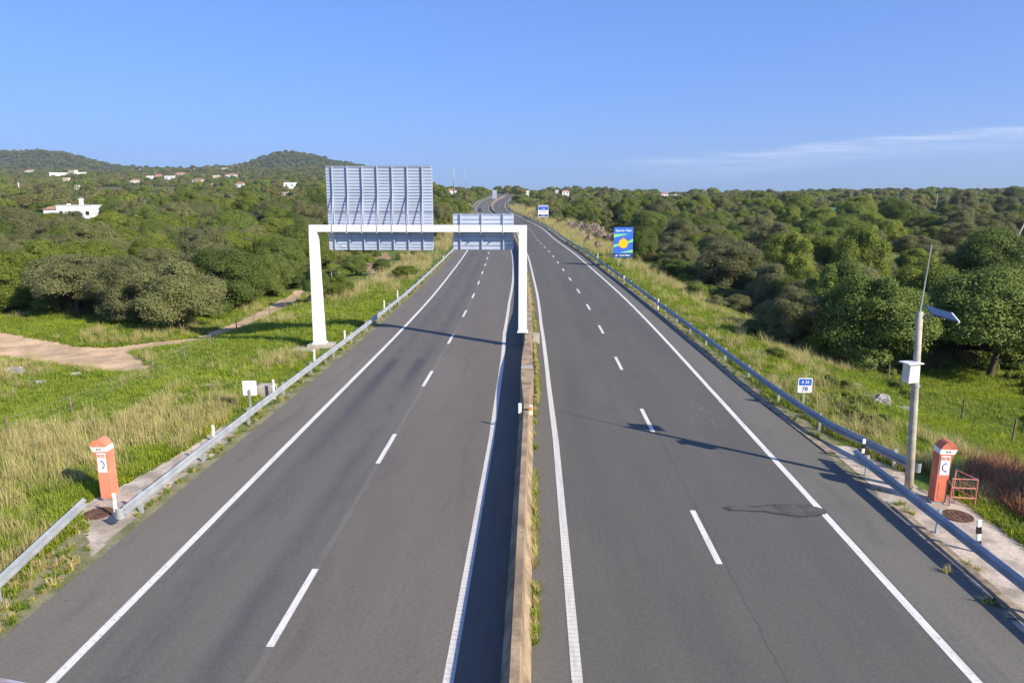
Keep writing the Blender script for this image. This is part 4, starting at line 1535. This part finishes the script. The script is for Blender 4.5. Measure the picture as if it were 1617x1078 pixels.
def crown(name, seed, mat, nleaf, leaf, lobes=26, zc=1.15, zr=.82, low=.25, lr=(.24, .42), flat=1.0, parent=None, core=True, dmin=-.55):
    r = np.random.default_rng(seed)
    Ls = []
    for k in range(lobes):
        while True:
            d = r.normal(size=3); d /= np.linalg.norm(d)
            if d[2] > dmin:
                break
        rr = r.uniform(*lr)
        ecc = r.uniform(.80, 1.05)
        pz = max(zc + d[2] * (zr - rr * .8) * ecc, low + rr * .6)
        p = np.array([d[0] * (1 - rr * .9) * ecc, d[1] * (1 - rr * .9) * ecc, pz])
        Ls.append((p, rr))
    Ls.append((np.array([0, 0, zc]), .62))
    w_ = np.array([l[1] ** 2 for l in Ls]); w_ /= w_.sum()
    ids = r.choice(len(Ls), size=int(nleaf * 2.3), p=w_)
    C = np.array([l[0] for l in Ls])[ids]; R = np.array([l[1] for l in Ls])[ids]
    D = r.normal(size=(len(ids), 3)); D /= np.linalg.norm(D, axis=1, keepdims=True)
    D[:, 2] = np.where(D[:, 2] < -.5, -D[:, 2], D[:, 2])
    rad = R * (1 - .30 * r.random(len(ids)) ** 2 + np.minimum(.35, .12 * r.normal(size=len(ids)) ** 2))
    P = C + D * rad[:, None] * np.array([1, 1, .85 * flat])
    keep = np.ones(len(ids), bool)
    for (p, rr) in Ls:
        dd = np.linalg.norm((P - p) / np.array([1, 1, .85 * flat]), axis=1)
        keep &= ~(dd < rr * .72)
    gn = np.sin(P[:, 0] * 9 + seed) * np.sin(P[:, 1] * 8.3 + 2 * seed) + np.sin(P[:, 2] * 10.5 + P[:, 0] * 5 + seed)
    keep &= (gn > -.75) | (r.random(len(ids)) < .25)
    keep &= P[:, 2] > low * .5
    P, D, ids = P[keep][:nleaf], D[keep][:nleaf], ids[keep][:nleaf]
    lb = r.uniform(-.18, .18, len(Ls))
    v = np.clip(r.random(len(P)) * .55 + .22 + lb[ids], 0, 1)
    s_ = leaf * r.uniform(.7, 1.35, len(P))
    V, Fq = quads(P, D + r.normal(size=P.shape) * .50 + np.array([0, 0, .40]), s_, s_ * .62, r)
    vv = np.repeat(v, 4)
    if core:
        # inner mass, coloured dark as crown shade, so that the crown is not see-through
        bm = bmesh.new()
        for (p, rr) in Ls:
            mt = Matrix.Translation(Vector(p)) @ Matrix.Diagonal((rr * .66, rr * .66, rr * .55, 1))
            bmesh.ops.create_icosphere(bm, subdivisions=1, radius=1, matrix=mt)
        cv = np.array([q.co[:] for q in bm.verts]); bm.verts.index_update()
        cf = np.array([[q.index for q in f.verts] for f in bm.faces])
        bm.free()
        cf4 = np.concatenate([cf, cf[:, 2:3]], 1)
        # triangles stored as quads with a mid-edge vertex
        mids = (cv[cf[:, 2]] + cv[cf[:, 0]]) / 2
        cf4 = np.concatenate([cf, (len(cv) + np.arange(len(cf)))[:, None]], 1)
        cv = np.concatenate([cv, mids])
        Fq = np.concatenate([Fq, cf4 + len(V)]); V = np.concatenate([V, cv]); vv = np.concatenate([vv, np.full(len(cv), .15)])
    return mesh_np(name, V, Fq, mat, parent, v=vv)


def trunk(name, seed, parent, lean=.0, r0=.05, top=.95):
    r = random.Random(seed)
    mb = MB()
    p = Vector((0, 0, -.1)); pts = [p.copy()]
    for k in range(3):
        p = p + Vector((r.uniform(-.07, .07) + lean * .3, r.uniform(-.07, .07), .22))
        pts.append(p.copy())
    mb.tube(pts, [r0 * 1.35, r0, r0 * .85, r0 * .8], 8)
    for k in range(5):
        a = k * 1.26 + r.uniform(-.3, .3)
        q = [pts[-1] - Vector((0, 0, .05))]
        for j in range(3):
            q.append(q[-1] + Vector((math.cos(a) * .17 + r.uniform(-.05, .05), math.sin(a) * .17, (top - .5) / 3 + r.uniform(0, .08))))
        mb.tube(q, [r0 * .55, r0 * .42, r0 * .3, r0 * .15], 6)
    return mb.build(name, M['bark'], parent, smooth=True)


def blades(name, seed, n, hgt, spread, mat, width, lean=.5, parent=None, seeds=False):
    r = np.random.default_rng(seed)
    V, Fq, vv = [], [], []
    for k in range(n):
        a = r.uniform(0, 2 * math.pi); rad = spread * math.sqrt(r.random())
        b = np.array([math.cos(a) * rad, math.sin(a) * rad, -.02])
        L_ = hgt * r.uniform(.55, 1.1)
        th = r.uniform(0, 2 * math.pi); ln = lean * r.uniform(.1, 1)
        d = np.array([math.cos(th), math.sin(th), 0])
        s_ = np.array([-math.sin(th), math.cos(th), 0]) * width * r.uniform(.7, 1.3)
        m_ = b + np.array([0, 0, L_ * .55]) + d * ln * L_ * .3
        t_ = b + np.array([0, 0, L_ * (1 - .25 * ln)]) + d * ln * L_
        i = len(V)
        V += [b - s_, b + s_, m_ + s_ * .8, m_ - s_ * .8, t_ + s_ * .15, t_ - s_ * .15]
        Fq += [(i, i + 1, i + 2, i + 3), (i + 3, i + 2, i + 4, i + 5)]
        vv += [r.random() * .5] * 2 + [.3 + r.random() * .5] * 2 + [.5 + r.random() * .5] * 2
    return mesh_np(name, np.array(V), np.array(Fq), mat, parent, v=np.array(vv))


def scatter(name, pts, rz, scl, sources, label, zsc=None):
    me = bpy.data.meshes.new(name)
    n = len(pts)
    me.vertices.add(n); me.vertices.foreach_set('co', np.asarray(pts, np.float32).ravel())
    for nm, ty, dat in (('rz', 'FLOAT', rz), ('sc', 'FLOAT', scl), ('ix', 'INT', rng.integers(0, len(sources), n)),
                        ('zs', 'FLOAT', zsc if zsc is not None else np.asarray(scl))):
        a = me.attributes.new(nm, ty, 'POINT')
        a.data.foreach_set('value', np.asarray(dat, np.float32 if ty == 'FLOAT' else np.int32))
    o = bpy.data.objects.new(name, me)
    link(o)
    stuff(o, label)
    ng = bpy.data.node_groups.new(name, 'GeometryNodeTree')
    ng.interface.new_socket('Geometry', in_out='INPUT', socket_type='NodeSocketGeometry')
    ng.interface.new_socket('Geometry', in_out='OUTPUT', socket_type='NodeSocketGeometry')
    N = ng.nodes; Lk = ng.links
    gi, go = N.new('NodeGroupInput'), N.new('NodeGroupOutput')
    jn = N.new('GeometryNodeJoinGeometry')
    for s_ in sources:
        oi = N.new('GeometryNodeObjectInfo'); oi.inputs['Object'].default_value = s_
        oi.inputs['As Instance'].default_value = True
        oi.transform_space = 'ORIGINAL'
        Lk.new(oi.outputs['Geometry'], jn.inputs[0])
    ip = N.new('GeometryNodeInstanceOnPoints')
    ip.inputs['Pick Instance'].default_value = True

    def attr(nm, ty):
        a = N.new('GeometryNodeInputNamedAttribute'); a.data_type = ty; a.inputs['Name'].default_value = nm
        return a.outputs['Attribute']
    cr = N.new('ShaderNodeCombineXYZ'); Lk.new(attr('rz', 'FLOAT'), cr.inputs[2])
    cs = N.new('ShaderNodeCombineXYZ'); sa_ = attr('sc', 'FLOAT')
    Lk.new(sa_, cs.inputs[0]); Lk.new(sa_, cs.inputs[1]); Lk.new(attr('zs', 'FLOAT'), cs.inputs[2])
    er = N.new('FunctionNodeEulerToRotation'); Lk.new(cr.outputs[0], er.inputs[0])
    Lk.new(gi.outputs[0], ip.inputs['Points']); Lk.new(jn.outputs[0], ip.inputs['Instance'])
    Lk.new(attr('ix', 'INT'), ip.inputs['Instance Index'])
    Lk.new(er.outputs[0], ip.inputs['Rotation']); Lk.new(cs.outputs[0], ip.inputs['Scale'])
    Lk.new(ip.outputs[0], go.inputs[0])
    md = o.modifiers.new('scatter', 'NODES'); md.node_group = ng
    return o


# ------------------------------------------------------------------ trees
KIND = {'olive': ('olive_tree', 'grey-green olive tree'), 'carob': ('carob_tree', 'dark green carob tree'), 'bright': ('broadleaf_tree', 'bright green broadleaf tree')}
CR = {}
for ki, k in enumerate(('olive', 'carob', 'bright')):
    CR[k] = []
    for s_ in range(3):
        CR[k].append((100 + ki * 10 + s_, 52000, .0200 if k != 'olive' else .0175, dict(lobes=34 + 8 * s_, zr=(.98, .95, .88)[s_], zc=(.95, .92, 1.08)[s_], low=(.02, .02, .18)[s_], lr=(.15, .38), dmin=(-.95, -.95, -.5)[s_])))
MESHC, MESHT = {}, {}
SRC = {}


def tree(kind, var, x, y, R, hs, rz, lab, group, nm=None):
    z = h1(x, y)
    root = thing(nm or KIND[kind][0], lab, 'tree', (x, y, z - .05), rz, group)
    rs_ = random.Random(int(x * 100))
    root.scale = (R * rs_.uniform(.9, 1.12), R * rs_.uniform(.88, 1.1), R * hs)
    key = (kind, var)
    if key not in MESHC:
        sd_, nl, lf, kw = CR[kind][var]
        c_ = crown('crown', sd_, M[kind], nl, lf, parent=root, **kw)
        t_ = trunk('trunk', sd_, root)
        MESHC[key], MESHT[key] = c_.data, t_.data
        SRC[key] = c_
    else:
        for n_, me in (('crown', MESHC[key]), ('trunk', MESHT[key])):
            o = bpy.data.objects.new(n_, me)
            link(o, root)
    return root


def tree_px(kind, var, px, pyb, wpx, hpx, lab, rz=0, nm=None, group=None):
    p = hit(px, pyb)
    s_ = p.y * .98 / FPX
    R = wpx * s_ / 2
    HH = hpx * s_
    TREES.append((p.x, p.y, R))
    return tree(kind, var, p.x, p.y, R, HH / (1.97 * R), rz, lab, group, nm)


TREES = []
keys = [
    ('olive', 0, 285, 520, 150, 118, 'broad grey olive tree above the dirt track, in front of its neighbours', 0.3),
    ('olive', 1, 205, 512, 110, 120, 'grey olive tree between the forked-trunk olive and the broad one above the track', 1.3),
    ('olive', 2, 128, 500, 140, 108, 'spreading olive tree with forked trunk showing, left of the dirt track bend', 2.1),
    ('bright', 0, 20, 495, 110, 110, 'bright green tree at the left edge beside the dirt track', .7),
    ('bright', 1, 70, 470, 90, 100, 'bright green tree just behind the one at the left edge', 2.7),
    ('carob', 0, 380, 486, 100, 100, 'dark green tree shading the dirt track left of the gantry post', 1.1),
    ('carob', 1, 435, 470, 70, 80, 'dark tree right behind the gantry left post', 2.5),
    ('carob', 2, 500, 480, 44, 62, 'dark bushy tree hidden half by the gantry left post', .5),
    ('olive', 0, 330, 470, 110, 100, 'olive tree behind the broad one above the track', 3.3),
    ('olive', 1, 1150, 466, 128, 92, 'large grey olive tree right of the billboard', 1.9),
    ('olive', 2, 1258, 552, 100, 98, 'grey olive tree with dark underside in front of the dense green ones on the right', .4),
    ('carob', 1, 1375, 588, 170, 175, 'big dense dark green tree left of the concrete pole', 1.0),
    ('carob', 0, 1310, 560, 110, 160, 'tall dark green tree between the olive and the big dense one on the right', 2.0),
    ('carob', 2, 1560, 596, 220, 176, 'huge carob tree with leaning dark trunk right of the concrete pole', 4.0),
    ('bright', 2, 1450, 560, 120, 150, 'green tree right behind the concrete pole', 3.0),
    ('bright', 0, 1245, 490, 100, 130, 'lighter green tree behind the olive, above the kilometre sign', 5.0),
    ('bright', 1, 1350, 480, 110, 130, 'tall light green tree in the middle of the right hand thicket', 2.2),
    ('carob', 0, 1620, 520, 120, 110, 'dark tree cut by the right edge of the photo', 1.2),
    ('olive', 1, 1165, 494, 56, 32, 'low olive bush behind the right guardrail in the dry grass', .8),
    ('carob', 1, 1075, 445, 70, 40, 'low dark bush between the billboard and the large olive', .8),
    ('carob', 2, 1012, 418, 50, 60, 'dark bush right beside the billboard', 1.8),
    ('carob', 1, 560, 435, 44, 36, 'round dark bush behind the gantry, below the large panel', .2),
    ('carob', 0, 603, 432, 30, 26, 'round blue-green bush right of the orange earth patch', 1.2),
    ('bright', 2, 640, 440, 46, 22, 'low green bush on the slope under the large panel', 2.2),
    ('bright', 0, 535, 470, 50, 40, 'green bush just right of the gantry left post', 4.2),
    ('carob', 0, 1046, 436, 40, 30, 'low dark bush on the right slope just below the billboard', 2.0),
    ('bright', 0, 1098, 470, 44, 26, 'low bright bush on the right slope, left of the olive bush', 1.0),
    ('olive', 0, 1132, 486, 34, 22, 'small grey bush touching the olive bush behind the right guardrail', 3.0),
    ('carob', 1, 1190, 530, 46, 30, 'low dark bush at the foot of the grey olive with dark underside', .5),
    ('bright', 1, 1225, 566, 40, 20, 'low bright bush below the grey olive with dark underside', .9),
    ('olive', 1, 985, 402, 30, 24, 'small grey bush right behind the poster board legs', 1.9),
    ('carob', 0, 935, 372, 24, 18, 'small dark bush on the bank beside the brown outcrop', 1.5),
    ('olive', 2, 1440, 415, 70, 45, 'grey bushy olive at the rear edge of the green field on the right', 2.2),
    ('olive', 0, 1510, 402, 90, 52, 'grey olive beside the dirt patch on the far right', .2),
]
for kd, vr, a, b, w_, h_, lab, rz in keys:
    tree_px(kd, vr, a, b, w_, h_, lab, rz)

# ---- random woodland
cand = []
y = 48.0
while y < 2680:
    sp_ = float(np.interp(y, [48, 150, 400, 900, 2500], [4.3, 5.6, 7.6, 10.5, 19.0]))
    xl_, xr_ = -(y * .80 + 14), y * .78 + 14
    xs = np.arange(xl_, xr_, sp_)
    xs = xs + rng.uniform(-.42, .42, len(xs)) * sp_
    ys2 = y + rng.uniform(-.42, .42, len(xs)) * sp_
    R = np.interp(y, [48, 150, 400, 900, 2500], [2.5, 3.0, 3.8, 4.4, 5.6]) * np.where(rng.random(len(xs)) < .12, rng.uniform(1.1, 1.6, len(xs)), rng.uniform(.58, 1.2, len(xs)))
    if y > 1600:
        kk = xs < -y * .12
        xs, ys2, R = xs[kk], ys2[kk], R[kk]
    cand.append(np.stack([xs, ys2, R], -1))
    y += sp_ * .95
cand = np.concatenate(cand)
cx, cy, cR = cand.T
cz = hfun(cx, cy)
ppx, ppy, dep = project(cx, cy, cz)
tt = cx - XC(cy)
ybL = np.interp(ppx, [-300, 0, 60, 200, 345, 430, 470, 500, 560, 640, 690, 740, 760, 780], [490, 494, 500, 516, 508, 476, 452, 440, 404, 392, 372, 345, 318, 312])
ybR = np.interp(ppx, [800, 830, 870, 900, 960, 1060, 1110, 1200, 1230, 1400, 1700], [309, 330, 352, 359, 376, 432, 460, 482, 545, 580, 585])
ok = np.where(tt < 0, ppy < ybL, ppy < ybR)
ok &= np.abs(tt) > np.where(cy > 130, 12.5, 15) + cR * .7
ok &= ~((ppx > 1385) & (ppy > 396) & (ppy < 452))
ok &= ~((tt > 0) & (cy > 90) & (wav(cx, cy, 38, 33) < -.62))
ok &= ~((ppx > 1050) & (ppx < 1130) & (ppy > 440))
ok &= ~((ppx > 150) & (ppx < 300) & (ppy > 296) & (ppy < 312))
ok &= ~((ppx > 880) & (ppx < 990) & (ppy > 352) & (ppy < 402) & (tt < 42))
ok &= wav(cx, cy, 75, 31) > np.interp(cy, [110, 260], [-1.2, -.50])
for (hx, hb, hw, hY, hh_) in HOUSES:
    inn = (np.abs(ppx - hx) < hw * .5 + cR / dep * FPX * (.95 if hx > 1250 else .8)) & (cy < hY + 12) & (cy > hY * .62)
    toppx = ppy - 1.9 * cR / dep * FPX
    ok &= ~(inn & (toppx < hb - hh_ * (.2 if hx > 1250 else .62)) & (ppy > hb - hh_))
    ok &= ~((np.abs(ppx - hx) < hw * .6 + cR / dep * FPX) & (np.abs(cy - hY - 6) < 12 + cR))
for (kx, ky, kR) in TREES:
    ok &= (cx - kx) ** 2 + (cy - ky) ** 2 > (kR * .62 + cR * .62) ** 2
ok &= (ppx > -140) & (ppx < 1760)
cx, cy, cR, cz, ppx, ppy, dep, tt = (a[ok] for a in (cx, cy, cR, cz, ppx, ppy, dep, tt))
size = cR / dep
order = np.argsort(-size)
NI = 245
ind, rest_ = order[:NI], order[NI:]


def zone(i):
    s_ = 'left' if tt[i] < 0 else 'right'
    d = dep[i]
    dd = 'in the front rows' if d < 95 else ('in the middle distance' if d < 170 else 'farther back')
    return s_, dd


for i in ind:
    v_ = float(wav(cx[i], cy[i], 34, 41)) + rng.normal() * .6
    if tt[i] < 0:
        kd = 'olive' if v_ > -.15 else ('bright' if v_ > -.6 else 'carob')
    else:
        kd = 'carob' if v_ > .45 else ('bright' if v_ > 0.0 else 'olive')
    s_, dd = zone(i)
    side = {'left': 'scrub left of the motorway', 'right': 'thicket right of the motorway'}[s_]
    tree(kd, int(rng.integers(0, 3)), cx[i], cy[i], cR[i], rng.uniform(.72, 1.05), rng.uniform(0, 6.28),
         f"{KIND[kd][1]} of the {side}, {dd}", f"{KIND[kd][1]}s, {s_} side, {dd}")

tree('carob', 1, 18.7, 18.3, 2.1, 1.45, .6, 'dark tree beyond the right edge of the photo, shading the ground behind the orange phone', None)
tree('carob', 0, 22.6, 17.6, 2.2, 1.0, 2.6, 'second dark tree beyond the right edge of the photo, behind the shading one', None)
# a lone tall tree on the right skyline and pines by the bend
for a, b, w_, h_, kd, lab in ((28, 366, 44, 32, 'carob', 'green tree in front of the long white house at the left edge'),
                              (66, 366, 34, 27, 'bright', 'green tree in front of the orange gabled wing'),
                              (1585, 326, 36, 32, 'carob', 'lone tall dark tree on the right skyline near the edge of the photo'),
                              (560, 300, 30, 22, 'carob', 'dark tree on the rise behind the large panel'),
                              (1355, 342, 20, 20, 'carob', 'dark round tree in front of the green warehouse'),
                              (1257, 340, 8, 18, 'carob', 'narrow dark tree left of the green warehouse')):
    Yt = {28: 240, 66: 238, 1585: 520, 560: 520, 1355: 350, 1257: 350}[a]
    x = (a - 845) * 8.82e-4 * Yt
    R = w_ * Yt / 1133 / 2
    z0_ = h1(x, Yt)
    ztop = H - (b - h_ - 310) * 8.64e-4 * Yt
    tree(kd, 1, x, Yt, R, max(.5, (ztop - z0_) / (1.97 * R)), .3, lab, None)

# ---- remaining woodland: one mass
fs_ = []
for i_, (k, c_, sd_) in enumerate((('olive', M['olive'], 201), ('carob', M['carob'], 202), ('bright', M['bright'], 203), ('heath', M['heath'], 204))):
    # small scrub bushes whose meshes also serve the far woodland; each stands on the slopes itself
    px, py = ((655, 405), (668, 398), (1110, 440), (1130, 452))[i_]
    p = hit(px, py)
    root = thing('scrub_bush', ['low grey bush on the slope below the small panel', 'low dark bush on the slope below the small panel',
                                'low bright bush in the clearing left of the large olive', 'low straw-green bush in the clearing left of the large olive'][i_], 'bush', (p.x, p.y, p.z))
    root.scale = (.8, .8, .55)
    cc = crown('foliage', sd_, c_, 3200, .075, lobes=14, zc=.95, zr=.75, low=.1, lr=(.3, .5), parent=root)
    MB().tube([(0, 0, -.1), (0.03, 0, .5)], [.06, .04], 6).build('stem', M['bark'], root)
    fs_.append(cc)
ri = rest_
pts = np.stack([cx[ri], cy[ri], cz[ri] - .1], -1)
scl = cR[ri]
nearm = dep[ri] < 300
Sn = [SRC[k] for k in SRC]
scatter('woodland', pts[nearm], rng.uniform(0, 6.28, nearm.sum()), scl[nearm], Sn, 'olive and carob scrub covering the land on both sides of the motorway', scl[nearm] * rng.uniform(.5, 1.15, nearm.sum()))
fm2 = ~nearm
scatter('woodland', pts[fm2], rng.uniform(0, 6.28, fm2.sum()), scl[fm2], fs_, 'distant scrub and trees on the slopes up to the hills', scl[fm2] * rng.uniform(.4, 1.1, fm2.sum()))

# undergrowth: low bushes between the trees
n = 9000
uy = 45 + (rng.random(n) ** 1.6) * 520
ux = rng.uniform(-.8, .78, n) * uy
uR = rng.uniform(.5, 1.6, n) * np.interp(uy, [45, 300, 560], [.8, 1.2, 2.0])
uz = hfun(ux, uy)
upx, upy, ud_ = project(ux, uy, uz)
ut = ux - XC(uy)
k1 = np.where(ut < 0, upy < np.interp(upx, [0, 345, 470, 560, 690, 760], [492, 505, 448, 440, 385, 330]), upy < np.interp(upx, [800, 870, 960, 1060, 1110, 1200, 1230, 1400, 1700], [312, 352, 392, 442, 470, 500, 560, 585, 590]))
k1 &= np.abs(ut) > np.where(uy > 120, 11.6, 14.0) + uR
k1 &= ~((upx > 1385) & (upy > 403) & (upy < 445) & (rng.random(n) < .85))
k1 &= ~((upx > 560) & (upx < 660) & (upy > 395) & (rng.random(n) < .8))
for (hx, hb, hw, hY, hh_) in HOUSES:
    k1 &= ~((np.abs(upx - hx) < hw * .6) & (uy < hY + 8) & (uy > hY * (.6 if hx > 1250 else .8)))
up_ = np.stack([ux, uy, uz - .1], -1)[k1]
scatter('undergrowth', up_, rng.uniform(0, 6.28, len(up_)), uR[k1], fs_, 'low bushes growing between the trees', uR[k1] * rng.uniform(.45, .9, len(up_)))

# ------------------------------------------------------------------ grass and weeds
def put(o, px, py, lab):
    p = hit(px, py)
    o.location = p
    o['kind'] = 'stuff'
    o['label'] = lab
    return o


gr1 = put(blades('grass_tuft', 1, 26, .30, .20, M['grass'], .010, .8), 300, 640, 'tuft of green grass on the left slope')
gr2 = put(blades('grass_tuft', 2, 30, .22, .26, M['grass'], .012, 1.0), 310, 660, 'low tuft of green grass on the left slope')
gr3 = put(blades('herb_tuft', 3, 30, .22, .26, M['yherb'], .016, 1.2), 440, 560, 'yellow green herbs on the left slope')
st1 = put(blades('straw_tuft', 4, 30, .75, .22, M['straw'], .007, .5), 100, 700, 'tuft of dry straw grass on the left slope')
st2 = put(blades('straw_tuft', 5, 26, .55, .28, M['straw'], .008, .8), 120, 690, 'short tuft of dry straw grass on the left slope')
rd1 = put(blades('weed_tuft', 6, 34, .85, .25, M['red'], .009, .6), 1600, 770, 'reddish brown dry weeds at the right edge')
wd1 = put(blades('weed_tuft', 8, 34, .30, .10, M['straw'], .009, .9), 1495, 905, 'straw coloured weed in the gutter of the right shoulder')
wd2 = put(blades('weed_tuft', 9, 30, .26, .10, M['grass'], .011, 1.0), 1560, 955, 'green weed in the gutter of the right shoulder')

TRW = [hit(a, b) for a, b in TRACK]
TRP = [(p.x, p.y) for p in TRW]


def region(n, y0, y1, side, pw_=1.6):
    yy3 = y0 + (rng.random(n) ** pw_) * (y1 - y0)
    if side < 0:
        xx = -(12.6 + rng.random(n) * (np.maximum(yy3 * .82 + 4, 16) - 12.6))
        xx = xx + XC(yy3) + .34
    else:
        tmin = np.interp(yy3, [0, 20, 22, 30, 40, 400], [12.2, 12.6, 12.6, 11.3, 10.75, 10.7])
        xx = tmin + rng.random(n) * (np.maximum(yy3 * .78 + 4, 17) - tmin) + XC(yy3)
    return xx, yy3


def fields(n, y0, y1, side, cond, pw_=1.6):
    x, y = region(n, y0, y1, side, pw_)
    z = hfun(x, y)
    a, b, d = project(x, y, z)
    t = x - XC(y)
    k = cond(x, y, t, a, b) & (a > -60) & (a < 1680) & (b < 1110)
    if side < 0:
        k &= ~pip(TRP, x, y)
        k &= ~((np.abs(x + 13.4) < 1.5) & (y > 39.6) & (y < 42.6))
        k &= ~((a > 118) & (a < 372) & (b > 672) & (t > -14.2) & (b > 795 - (a - 125) * .52))
    else:
        k &= ~((t < 13.4) & (y < 22.5))
        k &= ~((t < 12.0) & (y < 25))
    return np.stack([x, y, z], -1)[k]


def sow(name, P, lo, hi, src, lab, far=None):
    s_ = rng.uniform(lo, hi, len(P)) * (1 + .012 * np.maximum(P[:, 1] - 30, 0))
    scatter(name, P, rng.uniform(0, 6.28, len(P)), s_, src, lab, s_ * rng.uniform(.6, 1.15, len(P)))


strawm = lambda x, y: wav(x, y, 13, 51) + .5 * wav(x, y, 4, 52)
P = np.concatenate([fields(46000, 9, 75, -1, lambda x, y, t, a, b: (strawm(x, y) < .95 + .3 * (b < 560))),
                    fields(46000, 9, 110, 1, lambda x, y, t, a, b: (t > 11.2) & (t < 40), 1.3)])
sow('grass', P, .7, 1.4, [gr1, gr2], 'green grass covering the verges and fields')
P = np.concatenate([fields(26000, 9, 70, -1, lambda x, y, t, a, b: (wav(x, y, 9, 61) > .25) | (t > -13.5)),
                    fields(30000, 14, 100, 1, lambda x, y, t, a, b: (wav(x, y, 8, 62) > -.1) & (t > 12), 1.3)])
sow('yellow_herbs', P, .6, 1.3, [gr3], 'yellow green herbs spread over the verges')
P = np.concatenate([
    fields(10000, 9, 62, -1, lambda x, y, t, a, b: ((strawm(x, y) + 1.5 * (rng.random(len(x)) - .5) > .55) & (b > 560)) & (t < -13.3)),
    fields(9000, 9, 70, -1, lambda x, y, t, a, b: (strawm(x, y) > .3)),
    fields(11000, 20, 130, 1, lambda x, y, t, a, b: (t > 11.6) & (t < 15.5 + y * .02) & (wav(x, y, 5, 53) > -.2), 1.2),
    fields(9000, 20, 60, 1, lambda x, y, t, a, b: (t >= 14.5) & (strawm(x, y) > .35)),
    fields(26000, 125, 420, 1, lambda x, y, t, a, b: (t > 11.2) & (t < 24) & (wav(x, y, 14, 54) > -.6), 1.0),
    fields(16000, 140, 420, -1, lambda x, y, t, a, b: (t > -22), 1.0),
    fields(9000, 60, 140, -1, lambda x, y, t, a, b: (t > -18) & (strawm(x, y) > -.1), 1.0)])
sow('dry_grass', P, .55, 1.15, [st1, st2], 'dry straw coloured grass standing on the verges')
P = fields(4200, 12, 24, 1, lambda x, y, t, a, b: (a > 1530) & (b > 742) & (t > 14.3))
sow('red_weeds', P, .8, 1.3, [rd1], 'reddish brown dry weeds beside the right emergency phone')
# weeds along the foot of the barrier and in the gutter
wp = []
for y in np.concatenate([rng.uniform(8, 60, 900), rng.uniform(60, 160, 260)]):
    if wav(y, 0, 6, 71) + .6 * wav(y, 3, 2.1, 72) > -.25:
        wp.append((float(XC(y)) + off(y) + wb(y) + .22 + rng.uniform(-.03, .09), y, 0))
for y in rng.uniform(7, 21, 80):
    if wav(y, 9, 1.9, 73) > .2:
        wp.append((float(XC(y)) + edgeR(y) + .30 + rng.uniform(-.1, .12), y, .0))
for y in rng.uniform(24, 140, 380):
    if wav(y, 9, 3.9, 74) > -.3:
        wp.append((float(XC(y)) + edgeR(y) + .40 + rng.uniform(-.1, .2), y, .0))
for y in rng.uniform(18, 110, 520):
    wp.append((float(XC(y)) - 10.9 - abs(rng.normal()) * .25, y, 0))
for a, b in zip(rng.uniform(-40, 140, 420), rng.uniform(830, 1030, 420)):
    if b > 915 - a * .72 and b < 1000 - a * .85:
        q = at(a, b)
        if wav(q.x, q.y, 2.2, 75) > -.3:
            wp.append((q.x, q.y, 0))
wp = np.array(wp)
wp[:, 2] = ZR(wp[:, 1])
sow('verge_weeds', wp, .35, 1.0, [wd1, wd2], 'weeds growing along the barrier foot and the shoulder edges')
# leafy herb patches on the right slope
P = fields(5000, 24, 60, 1, lambda x, y, t, a, b: (t > 13.5) & (wav(x, y, 7, 81) > .35) & (b > 590))
sow('herb_patches', P, .16, .34, [fs_[2]], 'leafy green herbs in patches behind the right guardrail')
print('trees', len(ind), 'mass', len(ri), 'verts ground', nt * ny)
# ------------------------------------------------------------------ haze
HAZE = True
if HAZE:
    m, g = newmat("haze air")
    pv = g.n('ShaderNodeVolumePrincipled', {'Color': (.86, .92, 1.0), 'Density': .00010, 'Anisotropy': .3})
    g.n('ShaderNodeOutputMaterial', {'Volume': pv.outputs[0]})
    hz = MB().box((0, 2580, 150), (10800, 5400, 340)).build('haze', m)
    stuff(hz, 'thin blue haze over the whole landscape')
